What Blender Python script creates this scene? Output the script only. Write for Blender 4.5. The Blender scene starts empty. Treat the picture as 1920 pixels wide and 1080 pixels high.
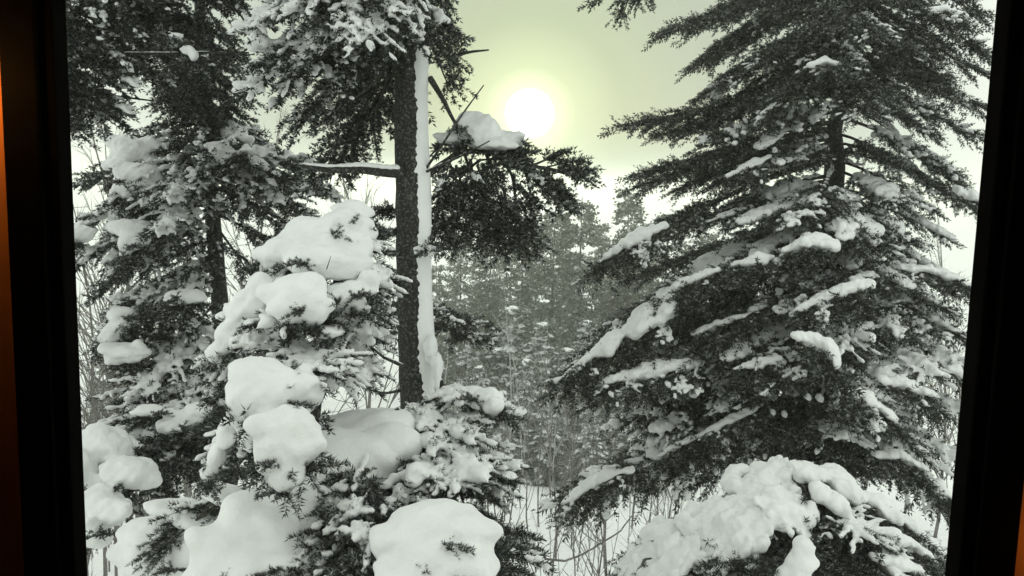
import bpy, math, random
import numpy as np
from mathutils import Matrix, Vector, Euler

R = math.radians
SC = bpy.context.scene
COL = SC.collection

# ------------------------------------------------------------------ camera
F = 1600.0                      # focal length in pixels of a 1920 px wide frame
PITCH, ROLL = R(-7.0), R(1.4)
CAM = np.array([0.0, 0.0, 6.0])
fw = np.array([0, math.cos(PITCH), math.sin(PITCH)])
r0 = np.array([1.0, 0, 0]); u0 = np.array([0, -math.sin(PITCH), math.cos(PITCH)])
rc = r0 * math.cos(ROLL) + u0 * math.sin(ROLL)
uc = u0 * math.cos(ROLL) - r0 * math.sin(ROLL)
cd = bpy.data.cameras.new('camera'); cam = bpy.data.objects.new('camera', cd); COL.objects.link(cam)
cd.sensor_width = 36; cd.lens = 36 * F / 1920; cd.clip_start = 0.02; cd.clip_end = 5000
cam.matrix_world = Matrix(((rc[0], uc[0], -fw[0], CAM[0]), (rc[1], uc[1], -fw[1], CAM[1]),
                           (rc[2], uc[2], -fw[2], CAM[2]), (0, 0, 0, 1)))
SC.camera = cam

def P(px, py, d):
    """a place in the world seen at that pixel of the photograph, d metres ahead"""
    return CAM + d * (fw + rc * (px - 960) / F - uc * (py - 540) / F)

# ------------------------------------------------------------------ sky, sun, exposure
SUN = P(993, 213, 1.0) - CAM; SUN = SUN / np.linalg.norm(SUN)
SUN_EL = math.asin(SUN[2]); SUN_AZ = math.atan2(SUN[0], SUN[1])
w = bpy.data.worlds.new('World'); SC.world = w; w.use_nodes = True
nt = w.node_tree; nt.nodes.clear()
def N(t, **k):
    n = nt.nodes.new(t)
    for a, b in k.items(): setattr(n, a, b)
    return n
L = lambda a, b: nt.links.new(a, b)
out = N('ShaderNodeOutputWorld'); bg = N('ShaderNodeBackground'); L(bg.outputs[0], out.inputs[0])
bg.inputs[1].default_value = 0.1
sky = N('ShaderNodeTexSky', sky_type='NISHITA', sun_disc=False, sun_elevation=SUN_EL, sun_rotation=SUN_AZ)
sky.dust_density = 4.0
tc = N('ShaderNodeTexCoord'); dot = N('ShaderNodeVectorMath', operation='DOT_PRODUCT')
nrm = N('ShaderNodeVectorMath', operation='NORMALIZE'); L(tc.outputs['Generated'], nrm.inputs[0])
L(nrm.outputs[0], dot.inputs[0]); dot.inputs[1].default_value = tuple(SUN)
acos = N('ShaderNodeMath', operation='ARCCOSINE'); L(dot.outputs['Value'], acos.inputs[0])
mr = N('ShaderNodeMapRange'); L(acos.outputs[0], mr.inputs[0]); mr.inputs[2].default_value = R(60)
ramp = N('ShaderNodeValToRGB'); L(mr.outputs[0], ramp.inputs[0])
SKYK = 10.0                      # the ramp is in picture units, the background strength is 0.1
stops = [(0.0, (60, 60, 50)), (R(1.05) / R(60), (40, 40, 32)), (R(1.5) / R(60), (0.90, 1.02, 0.68)), (R(3.0) / R(60), (0.54, 0.63, 0.43)),
         (0.10, (0.38, 0.45, 0.34)), (0.2, (0.39, 0.425, 0.375)), (0.36, (0.50, 0.53, 0.49)), (0.5, (0.90, 0.88, 0.85)), (1.0, (0.93, 0.92, 0.90))]
cr = ramp.color_ramp
while len(cr.elements) < len(stops): cr.elements.new(0.5)
for e, (p, c) in zip(cr.elements, stops): e.position = p; e.color = (*c, 1)
# thin mottling of the overcast
ns = N('ShaderNodeTexNoise'); ns.inputs['Scale'].default_value = 5; ns.inputs['Detail'].default_value = 4
L(nrm.outputs[0], ns.inputs['Vector'])
nm = N('ShaderNodeMapRange'); L(ns.outputs['Fac'], nm.inputs[0]); nm.inputs[3].default_value = 0.93 * SKYK; nm.inputs[4].default_value = 1.07 * SKYK
sc_ = N('ShaderNodeVectorMath', operation='SCALE'); L(ramp.outputs[0], sc_.inputs[0]); L(nm.outputs[0], sc_.inputs['Scale'])
mix = N('ShaderNodeMixRGB'); mix.inputs[0].default_value = 0.97
L(sky.outputs[0], mix.inputs[1]); L(sc_.outputs[0], mix.inputs[2]); L(mix.outputs[0], bg.inputs[0])

sl = bpy.data.lights.new('sun', 'SUN'); so = bpy.data.objects.new('sun', sl); COL.objects.link(so)
sl.energy = 1.2; sl.angle = R(10); sl.color = (1.0, 0.98, 0.78)
so.rotation_euler = Vector(SUN).to_track_quat('Z', 'Y').to_euler()

SC.view_settings.view_transform = 'Standard'; SC.view_settings.look = 'None'
SC.view_settings.exposure = 0.34; SC.view_settings.gamma = 1.0; SC.view_settings.use_curve_mapping = False
SC.render.engine = 'CYCLES'
cy = SC.cycles
cy.use_denoising = True; cy.max_bounces = 7; cy.diffuse_bounces = 4; cy.transparent_max_bounces = 8; cy.volume_bounces = 1
cy.use_adaptive_sampling = True; cy.adaptive_threshold = 0.01
try: cy.denoising_prefilter = 'ACCURATE'
except Exception: pass

# ------------------------------------------------------------------ helpers
def tag(o, label=None, cat=None, group=None, kind=None):
    for k, v in (('label', label), ('category', cat), ('group', group), ('kind', kind)):
        if v: o[k] = v
    return o

def tri_mesh(name, V, T, mat=None, smooth=False, mat2=None, idx=None):
    V = np.asarray(V, np.float32); T = np.asarray(T, np.int32)
    me = bpy.data.meshes.new(name)
    me.vertices.add(len(V)); me.vertices.foreach_set('co', V.ravel())
    me.loops.add(T.size); me.loops.foreach_set('vertex_index', T.ravel())
    n = len(T); k = T.shape[1] if n else 3
    me.polygons.add(n)
    me.polygons.foreach_set('loop_start', np.arange(0, n * k, k, dtype=np.int32))
    me.polygons.foreach_set('loop_total', np.full(n, k, np.int32))
    me.polygons.foreach_set('use_smooth', np.full(n, smooth, bool))
    me.update(calc_edges=True)
    if mat: me.materials.append(mat)
    if mat2:
        me.materials.append(mat2); me.polygons.foreach_set('material_index', np.asarray(idx, np.int32))
    return me

def link(name, me, parent=None, loc=(0, 0, 0)):
    o = bpy.data.objects.new(name, me); COL.objects.link(o)
    o.location = loc
    if parent: o.parent = parent
    return o

def empty(name, loc, label, cat, group=None):
    o = bpy.data.objects.new(name, None); COL.objects.link(o); o.location = loc; o.empty_display_size = 0.2
    return tag(o, label, cat, group)

class Acc:
    def __init__(s): s.v = []; s.f = []; s.n = 0
    def add(s, V, Fc):
        s.v.append(np.asarray(V, float)); s.f.append(np.asarray(Fc, int) + s.n); s.n += len(V)
    def box(s, a, b):
        a = np.asarray(a, float); b = np.asarray(b, float)
        V = [(x, y, z) for x in (a[0], b[0]) for y in (a[1], b[1]) for z in (a[2], b[2])]
        s.add(V, [(0, 1, 3), (0, 3, 2), (4, 6, 7), (4, 7, 5), (0, 4, 5), (0, 5, 1), (2, 3, 7), (2, 7, 6), (0, 2, 6), (0, 6, 4), (1, 5, 7), (1, 7, 3)])
    def tube(s, pts, rad, n=5, cap=True):
        pts = np.asarray(pts, float); m = len(pts); rad = np.broadcast_to(rad, (m,))
        d = np.gradient(pts, axis=0); d /= np.linalg.norm(d, axis=1)[:, None] + 1e-9
        ref = np.array([0, 0, 1.0]) if abs(d[:, 2]).mean() < 0.8 else np.array([1.0, 0, 0])
        a = np.cross(d, ref); a /= np.linalg.norm(a, axis=1)[:, None] + 1e-9
        b = np.cross(d, a)
        ang = np.arange(n) * 2 * math.pi / n
        V = pts[:, None] + rad[:, None, None] * (np.cos(ang)[None, :, None] * a[:, None] + np.sin(ang)[None, :, None] * b[:, None])
        i = np.arange(m - 1)[:, None] * n; j = np.arange(n)[None]; j2 = (j + 1) % n
        q0 = (i + j).ravel(); q1 = (i + j2).ravel(); q2 = (i + n + j2).ravel(); q3 = (i + n + j).ravel()
        T = np.concatenate([np.stack([q0, q1, q2], 1), np.stack([q0, q2, q3], 1)])
        V = V.reshape(-1, 3)
        if cap:
            V = np.vstack([V, pts[-1] + d[-1] * rad[-1]]); e = len(V) - 1; bs = (m - 1) * n
            T = np.vstack([T, [(bs + k, bs + (k + 1) % n, e) for k in range(n)]])
        s.add(V, T)
    def mesh(s, name, mat, smooth=False):
        if not s.v: return None
        return tri_mesh(name, np.vstack(s.v), np.vstack(s.f), mat, smooth)

def ico(sub):
    t = (1 + 5 ** .5) / 2
    v = [(-1, t, 0), (1, t, 0), (-1, -t, 0), (1, -t, 0), (0, -1, t), (0, 1, t), (0, -1, -t), (0, 1, -t), (t, 0, -1), (t, 0, 1), (-t, 0, -1), (-t, 0, 1)]
    f = [(0, 11, 5), (0, 5, 1), (0, 1, 7), (0, 7, 10), (0, 10, 11), (1, 5, 9), (5, 11, 4), (11, 10, 2), (10, 7, 6), (7, 1, 8), (3, 9, 4), (3, 4, 2), (3, 2, 6), (3, 6, 8), (3, 8, 9), (4, 9, 5), (2, 4, 11), (6, 2, 10), (8, 6, 7), (9, 8, 1)]
    v = [np.array(p) / np.linalg.norm(p) for p in v]
    for _ in range(sub):
        nf = []; mid = {}
        def m(a, b):
            k = (min(a, b), max(a, b))
            if k not in mid: mid[k] = len(v); p = v[a] + v[b]; v.append(p / np.linalg.norm(p))
            return mid[k]
        for a, b, c in f:
            x, y, z = m(a, b), m(b, c), m(c, a); nf += [(a, x, z), (b, y, x), (c, z, y), (x, y, z)]
        f = nf
    return np.array(v), np.array(f)
ICO = [ico(0), ico(1), ico(2), ico(3)]

def wob(p, rng, scale, k=7):
    """smooth random field, about -1..1"""
    p = np.asarray(p, float); s = np.zeros(len(p))
    for i in range(k):
        d = rng.normal(size=3); d /= np.linalg.norm(d); f = 2 * math.pi / scale * rng.uniform(0.6, 1.8)
        s += np.sin(p @ d * f + rng.uniform(0, 6.28)) / f ** .3
    s /= (s.std() + 1e-6) if len(s) > 30 else 1.5
    return s * 0.6

def frames(d):
    d = d / (np.linalg.norm(d, axis=-1, keepdims=True) + 1e-9)
    z = np.zeros_like(d); z[..., 2] = 1
    s = np.cross(z, d); n = np.linalg.norm(s, axis=-1, keepdims=True); s = np.where(n < 1e-3, np.array([0, 1.0, 0]), s / (n + 1e-9))
    return d, s, np.cross(d, s)

# ------------------------------------------------------------------ materials
def material(name):
    m = bpy.data.materials.new(name); m.use_nodes = True
    return m, m.node_tree, m.node_tree.nodes['Principled BSDF']
def noise_mix(t, c1, c2, scale, lo, hi, detail=4, coord='Object'):
    tcn = t.nodes.new('ShaderNodeTexCoord'); n = t.nodes.new('ShaderNodeTexNoise')
    n.inputs['Scale'].default_value = scale; n.inputs['Detail'].default_value = detail
    t.links.new(tcn.outputs[coord], n.inputs['Vector'])
    r = t.nodes.new('ShaderNodeValToRGB'); r.color_ramp.elements[0].position = lo; r.color_ramp.elements[1].position = hi
    r.color_ramp.elements[0].color = (*c1, 1); r.color_ramp.elements[1].color = (*c2, 1)
    t.links.new(n.outputs['Fac'], r.inputs[0]); return r, n, tcn
def needle_mat(name, c1, c2, frost, flo, fhi):
    m, t, b = material(name)
    r, n, tcn = noise_mix(t, c1, c2, 9, 0.35, 0.65)
    n2 = t.nodes.new('ShaderNodeTexNoise'); n2.inputs['Scale'].default_value = 26; n2.inputs['Detail'].default_value = 3
    t.links.new(tcn.outputs['Object'], n2.inputs['Vector'])
    mrn = t.nodes.new('ShaderNodeMapRange'); t.links.new(n2.outputs['Fac'], mrn.inputs[0]); mrn.inputs[1].default_value = flo; mrn.inputs[2].default_value = fhi
    mx = t.nodes.new('ShaderNodeMixRGB'); t.links.new(mrn.outputs[0], mx.inputs[0]); t.links.new(r.outputs[0], mx.inputs[1]); mx.inputs[2].default_value = (*frost, 1)
    t.links.new(mx.outputs[0], b.inputs['Base Color']); b.inputs['Roughness'].default_value = 0.65
    b.inputs['Specular IOR Level'].default_value = 0.25
    return m
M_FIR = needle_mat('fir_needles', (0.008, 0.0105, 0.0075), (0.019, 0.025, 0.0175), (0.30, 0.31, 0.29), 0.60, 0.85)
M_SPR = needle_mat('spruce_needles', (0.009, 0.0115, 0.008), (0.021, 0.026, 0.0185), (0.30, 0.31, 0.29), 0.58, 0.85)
M_FAR = needle_mat('distant_needles', (0.04, 0.052, 0.032), (0.095, 0.11, 0.075), (0.30, 0.31, 0.29), 0.50, 0.75)  # paler than the near needles: lightness of the mist put into the colour

M_FROST = needle_mat('frosted_needles', (0.05, 0.055, 0.05), (0.22, 0.23, 0.22), (0.65, 0.66, 0.66), 0.52, 0.72)

M_RIME_MIST = needle_mat('rime_mist_needles', (0.09, 0.10, 0.08), (0.30, 0.31, 0.285), (0.65, 0.66, 0.65), 0.50, 0.70)  # rime on the far needles, brightened further to paint in the mist

def snow_mat(name, bump=0.25, scale=14):
    m, t, b = material(name)
    r, n, tcn = noise_mix(t, (0.80, 0.81, 0.81), (0.88, 0.89, 0.89), 6, 0.3, 0.7)
    t.links.new(r.outputs[0], b.inputs['Base Color']); b.inputs['Roughness'].default_value = 0.8; b.inputs['Specular IOR Level'].default_value = 0.15
    n2 = t.nodes.new('ShaderNodeTexNoise'); n2.inputs['Scale'].default_value = scale; n2.inputs['Detail'].default_value = 6
    t.links.new(tcn.outputs['Object'], n2.inputs['Vector'])
    bp = t.nodes.new('ShaderNodeBump'); n2.inputs['Roughness'].default_value = 0.68; bp.inputs['Strength'].default_value = bump; bp.inputs['Distance'].default_value = 0.03
    t.links.new(n2.outputs['Fac'], bp.inputs['Height']); t.links.new(bp.outputs[0], b.inputs['Normal'])
    return m
M_SNOW = snow_mat('snow', .42, 18); M_GSNOW = snow_mat('ground_snow', 0.4, 3)

def bark_mat(name, c1, c2, frost, flo, fhi, scale=30):
    m, t, b = material(name)
    r, n, tcn = noise_mix(t, c1, c2, scale, 0.3, 0.7, 6)
    mp = t.nodes.new('ShaderNodeMapping'); mp.inputs['Scale'].default_value = (1, 1, 0.35)
    t.links.new(tcn.outputs['Object'], mp.inputs[0]); t.links.new(mp.outputs[0], n.inputs['Vector'])
    n2 = t.nodes.new('ShaderNodeTexNoise'); n2.inputs['Scale'].default_value = 55; n2.inputs['Detail'].default_value = 4
    t.links.new(tcn.outputs['Object'], n2.inputs['Vector'])
    mrn = t.nodes.new('ShaderNodeMapRange'); t.links.new(n2.outputs['Fac'], mrn.inputs[0]); mrn.inputs[1].default_value = flo; mrn.inputs[2].default_value = fhi
    mx = t.nodes.new('ShaderNodeMixRGB'); t.links.new(mrn.outputs[0], mx.inputs[0]); t.links.new(r.outputs[0], mx.inputs[1]); mx.inputs[2].default_value = (*frost, 1)
    t.links.new(mx.outputs[0], b.inputs['Base Color']); b.inputs['Roughness'].default_value = 0.9
    bp = t.nodes.new('ShaderNodeBump'); bp.inputs['Strength'].default_value = 0.8; bp.inputs['Distance'].default_value = 0.02
    t.links.new(n.outputs['Fac'], bp.inputs['Height']); t.links.new(bp.outputs[0], b.inputs['Normal'])
    return m
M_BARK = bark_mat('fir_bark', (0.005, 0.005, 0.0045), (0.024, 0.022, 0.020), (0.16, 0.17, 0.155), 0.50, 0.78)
M_TWIG = bark_mat('branch_bark', (0.025, 0.022, 0.019), (0.07, 0.062, 0.055), (0.3, 0.3, 0.29), 0.66, 0.8)
M_SAP = bark_mat('sapling_bark', (0.05, 0.045, 0.04), (0.16, 0.15, 0.135), (0.5, 0.5, 0.49), 0.55, 0.70, 4)

def plain(name, c, rough=0.6, spec=0.3):
    m, t, b = material(name)
    r, n, _ = noise_mix(t, tuple(x * 0.8 for x in c), tuple(min(1, x * 1.15) for x in c), 20, 0.3, 0.7)
    t.links.new(r.outputs[0], b.inputs['Base Color']); b.inputs['Roughness'].default_value = rough; b.inputs['Specular IOR Level'].default_value = spec
    return m

# ------------------------------------------------------------------ ground
def ground_z(x, y):
    x = np.asarray(x, float); y = np.asarray(y, float)
    t = np.clip((y - 3) / 17.0, 0, 1); t = t * t * (3 - 2 * t)
    z = 0.8 - 4.8 * t
    t2 = np.clip((y - 22) / 26.0, 0, 1); z = z - 5.0 * t2 * t2 * (3 - 2 * t2)
    z = z + 0.16 * np.sin(x * 0.55 + 1.3) * np.sin(y * 0.47) + 0.07 * np.sin(x * 1.7 + y * 0.9) + 0.05 * np.sin(y * 2.1 - x * 1.1 + 2)
    return z + np.clip((y - 70) / 200, 0, 1) * 3.0
gx = np.concatenate([np.linspace(-1800, -42, 30), np.linspace(-40, 40, 161), np.linspace(42, 1800, 30)])
gy = np.concatenate([np.linspace(-300, -12, 12), np.linspace(-10, 60, 141), np.linspace(64, 2200, 50)])
X, Y = np.meshgrid(gx, gy); Z = ground_z(X, Y)
nx, ny = len(gx), len(gy); i = np.arange(ny - 1)[:, None] * nx + np.arange(nx - 1)[None]
Q = np.stack([i, i + 1, i + nx + 1, i + nx], -1).reshape(-1, 4)
g = link('ground', tri_mesh('ground', np.stack([X, Y, Z], -1).reshape(-1, 3), Q, M_GSNOW, True))
tag(g, 'smooth white snow covering the clearing below the trees', 'snow ground', kind='structure')

# ------------------------------------------------------------------ haze
hz = Acc(); hz.box((-1600, -20, -11.5), (1600, 1900, 13.5))
hm = bpy.data.materials.new('haze'); hm.use_nodes = True; hm.node_tree.nodes.clear()
ho = hm.node_tree.nodes.new('ShaderNodeOutputMaterial'); hv = hm.node_tree.nodes.new('ShaderNodeVolumePrincipled')
hv.inputs['Color'].default_value = (0.97, 0.985, 0.93, 1); hv.inputs['Density'].default_value = 0.0020; hv.inputs['Anisotropy'].default_value = 0.5
hm.node_tree.links.new(hv.outputs[0], ho.inputs['Volume'])
tag(link('haze', hz.mesh('haze', hm)), 'thin pale winter mist hanging between the trees', 'haze', kind='stuff')

# ------------------------------------------------------------------ the room and its window
M_BLACK = plain('black_paint', (0.006, 0.0055, 0.005), 0.9, 0.0)
M_WOOD = bark_mat('orange_pine', (0.50, 0.17, 0.035), (0.62, 0.25, 0.06), (0.45, 0.14, 0.03), 0.7, 0.9, 6)
M_ROOM = plain('dark_room', (0.05, 0.035, 0.025), 0.9, 0.1)
M_OUT = plain('pale_render', (0.55, 0.55, 0.53), 0.9, 0.1)
YW = 0.62                                           # the wall's inner face
def on_wall(px, py, y=YW):
    d = P(px, py, 1.0) - CAM; return CAM + d * (y / d[1])
XL = 0.5 * (on_wall(125, 0, YW + .012)[0] + on_wall(166, 1080, YW + .012)[0]); XR = 0.5 * (on_wall(1868, 0, YW + .012)[0] + on_wall(1770, 1080, YW + .012)[0])
XL1 = 0.5 * (on_wall(83, 0)[0] + on_wall(129, 1080)[0]); XR1 = 0.5 * (on_wall(1907, 0)[0] + on_wall(1812, 1080)[0])
XL2 = 0.5 * (on_wall(15, 0)[0] + on_wall(63, 1080)[0]); XR2 = 0.5 * (on_wall(1975, 0)[0] + on_wall(1897, 1080)[0])
ZT, ZB = on_wall(960, -90)[2], on_wall(960, 1190)[2]
def boxobj(name, a, b, mat, parent=None):
    q = Acc(); q.box(a, b); return link(name, q.mesh(name, mat), parent)
room = empty('house_wall', (0, YW, 0), 'orange pine wall lit warmly beside the black window frame', 'wall')
def rb(name, a, b, mat):
    o = boxobj(name, a, b, mat, room); o.location = (0, -YW, 0); return o
WX, WZ0, WZ1 = 1.6, 4.5, 7.3
pl, pr = XL2 + 0.006, XR2 - 0.006
rb('wall_panel', (-WX, YW, WZ0), (pl, YW + 0.03, WZ1), M_WOOD); rb('wall_panel', (pr, YW, WZ0), (WX, YW + 0.03, WZ1), M_WOOD)
rb('wall_panel', (pl, YW, ZT + 0.05), (pr, YW + 0.03, WZ1), M_WOOD); rb('wall_panel', (pl, YW, WZ0), (pr, YW + 0.03, ZB - 0.05), M_WOOD)
ql, qr = pl - 0.16, pr + 0.16
for a, b in (((-WX, WZ0), (ql, WZ1)), ((qr, WZ0), (WX, WZ1)), ((ql, ZT + 0.2), (qr, WZ1)), ((ql, WZ0), (qr, ZB - 0.2))):
    rb('outer_wall', (a[0], YW + 0.031, a[1]), (b[0], YW + 0.12, b[1]), M_OUT)
rb('side_wall', (-WX - 0.1, -1.6, WZ0), (-WX, YW + 0.12, WZ1), M_ROOM); rb('side_wall', (WX, -1.6, WZ0), (WX + 0.1, YW + 0.12, WZ1), M_ROOM)
rb('back_wall', (-WX - 0.1, -1.7, WZ0), (WX + 0.1, -1.6, WZ1), M_ROOM)
rb('room_ceiling', (-WX - 0.1, -1.7, WZ1), (WX + 0.1, YW + 0.12, WZ1 + 0.1), M_ROOM); rb('room_floor', (-WX - 0.1, -1.7, WZ0 - 0.1), (WX + 0.1, YW + 0.12, WZ0), M_ROOM)
rb('outer_wall', (-WX - 0.1, -1.7, -0.6), (WX + 0.1, YW + 0.12, WZ0 - 0.1), M_OUT)

win = empty('window', (0, YW, 6), 'black window frame with clear glass around the snowy view', 'window')
def wb(name, a, b, mat=M_BLACK, bev=0.002):
    o = boxobj(name, a, b, mat, win); o.location = (0, -YW, -6)
    md = o.modifiers.new('bevel', 'BEVEL'); md.width = bev; md.segments = 2; return o
for x0, x1 in ((XL2, XL1), (XR1, XR2)):
    wb('casing', (x0, YW - 0.014, ZB - 0.06), (x1, YW + 0.03, ZT + 0.06))
wb('casing', (XL1, YW - 0.014, ZT + 0.02), (XR1, YW + 0.03, ZT + 0.06)); wb('casing', (XL1, YW - 0.014, ZB - 0.06), (XR1, YW + 0.03, ZB - 0.02))
sash = wb('sash_stile', (XL1 + 0.0015, YW - 0.008, ZB - 0.0185), (XL, YW + 0.012, ZT + 0.0185)); wb('sash_stile', (XR, YW - 0.008, ZB - 0.0185), (XR1 - 0.0015, YW + 0.012, ZT + 0.0185))
wb('sash_rail', (XL, YW - 0.008, ZT), (XR, YW + 0.012, ZT + 0.0185)); wb('sash_rail', (XL, YW - 0.008, ZB - 0.0185), (XR, YW + 0.012, ZB))
gm = bpy.data.materials.new('window_glass'); gm.use_nodes = True; t = gm.node_tree; t.nodes.clear()
go = t.nodes.new('ShaderNodeOutputMaterial'); tr = t.nodes.new('ShaderNodeBsdfTransparent'); gl = t.nodes.new('ShaderNodeBsdfGlossy'); mxs = t.nodes.new('ShaderNodeMixShader')
tr.inputs[0].default_value = (0.93, 1.0, 0.94, 1); gl.inputs['Roughness'].default_value = 0.0; mxs.inputs[0].default_value = 0.03
t.links.new(tr.outputs[0], mxs.inputs[1]); t.links.new(gl.outputs[0], mxs.inputs[2]); t.links.new(mxs.outputs[0], go.inputs[0])
pane = Acc(); pane.add([(XL - .004, YW + .004, ZB - .004), (XR + .004, YW + .004, ZB - .004), (XR + .004, YW + .004, ZT + .004), (XL - .004, YW + .004, ZT + .004)], [(0, 1, 2), (0, 2, 3)])
po = link('glass_pane', pane.mesh('glass_pane', gm), win); po.location = (0, -YW, -6)

# the small warm lamp beside the window whose glow falls on the wall's edge
mb, tb, bb = material('lamp_shade'); bb.inputs['Emission Color'].default_value = (1, 0.5, 0.15, 1); bb.inputs['Emission Strength'].default_value = 1.5
for px, py, sx, en, lab in ((-95, 150, 1, .10, 'small warm wall lamp glowing left of the window'), (2040, 1010, -1, .004, 'small dim wall lamp low on the right of the window')):
    lamp = empty('wall_lamp', on_wall(px, py), lab, 'lamp')
    q = Acc(); q.tube([(0, -0.03, -0.03), (0, -0.03, 0.03)], [0.022, 0.014], 16); link('lamp_shade', q.mesh('lamp_shade', mb, True), lamp)
    q = Acc(); q.tube([(0, 0, -0.03), (0, -0.03, -0.035), (0, -0.03, -0.032)], 0.004, 8); link('bracket', q.mesh('bracket', M_BLACK, True), lamp)
    pd = bpy.data.lights.new('lamp_light', 'POINT'); pd.energy = en; pd.color = (1, 0.45, 0.10); pd.shadow_soft_size = 0.012
    plo = bpy.data.objects.new('lamp_light', pd); COL.objects.link(plo); plo.parent = lamp; plo.location = (0.035 * sx, -0.05, 0)

# ------------------------------------------------------------------ branches: wood, needle shoots and snow
FROST = {1: .55, 2: .68, 3: .85, 4: .5, 5: .6}
def shoot_templates(seed, k, nn, nlen, nw, lo, hi):
    rng = np.random.default_rng(seed); out = []; fr = []
    for _ in range(k):
        tt = np.sort(rng.uniform(0.02, 1.0, nn)); tt[-2:] = 1.0
        ph = rng.uniform(lo, hi, nn)
        ln = nlen * rng.uniform(0.75, 1.15, nn)
        o = np.stack([np.zeros(nn), np.cos(ph), np.sin(ph)], 1)
        lean = rng.uniform(0.35, 0.8, nn); lean[-2:] = 2.5
        d = o + np.array([1.0, 0, 0]) * lean[:, None]; d /= np.linalg.norm(d, axis=1)[:, None]
        base = np.stack([tt, np.zeros(nn), np.zeros(nn)], 1)
        sd = np.cross(d, rng.normal(size=(nn, 3))); sd /= np.linalg.norm(sd, axis=1)[:, None]
        v = np.stack([base + sd * nw * .5 + d * ln[:, None] * .15, base - sd * nw * .5 + d * ln[:, None] * .15, base + d * ln[:, None]], 1).reshape(-1, 3)
        v = np.vstack([v, [(0, 0, -.012), (0, 0, .012), (1, 0, 0), (0, -.012, 0), (0, .012, 0), (1, 0, 0)]])
        out.append(v); fr.append(np.r_[(np.sin(ph) > .35) & (rng.random(nn) < FROST.get(seed, .4)), False, False])
    return np.array(out), np.array(fr)

SPEC = {
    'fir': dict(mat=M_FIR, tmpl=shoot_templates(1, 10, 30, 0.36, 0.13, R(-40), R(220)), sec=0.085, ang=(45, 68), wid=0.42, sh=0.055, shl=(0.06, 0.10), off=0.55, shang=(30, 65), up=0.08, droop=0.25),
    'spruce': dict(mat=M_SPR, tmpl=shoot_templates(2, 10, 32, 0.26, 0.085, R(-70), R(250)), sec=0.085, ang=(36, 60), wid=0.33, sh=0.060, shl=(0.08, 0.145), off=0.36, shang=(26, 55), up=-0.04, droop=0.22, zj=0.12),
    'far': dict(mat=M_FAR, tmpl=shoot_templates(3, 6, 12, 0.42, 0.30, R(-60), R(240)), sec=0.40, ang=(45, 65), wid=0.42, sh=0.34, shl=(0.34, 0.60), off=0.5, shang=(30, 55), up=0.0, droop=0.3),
}

SPEC['near_fir'] = dict(SPEC['fir'], tmpl=shoot_templates(4, 10, 62, 0.34, 0.062, R(-40), R(220)))
SPEC['near_spruce'] = dict(SPEC['spruce'], tmpl=shoot_templates(5, 10, 56, 0.26, 0.050, R(-70), R(250)))

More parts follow.
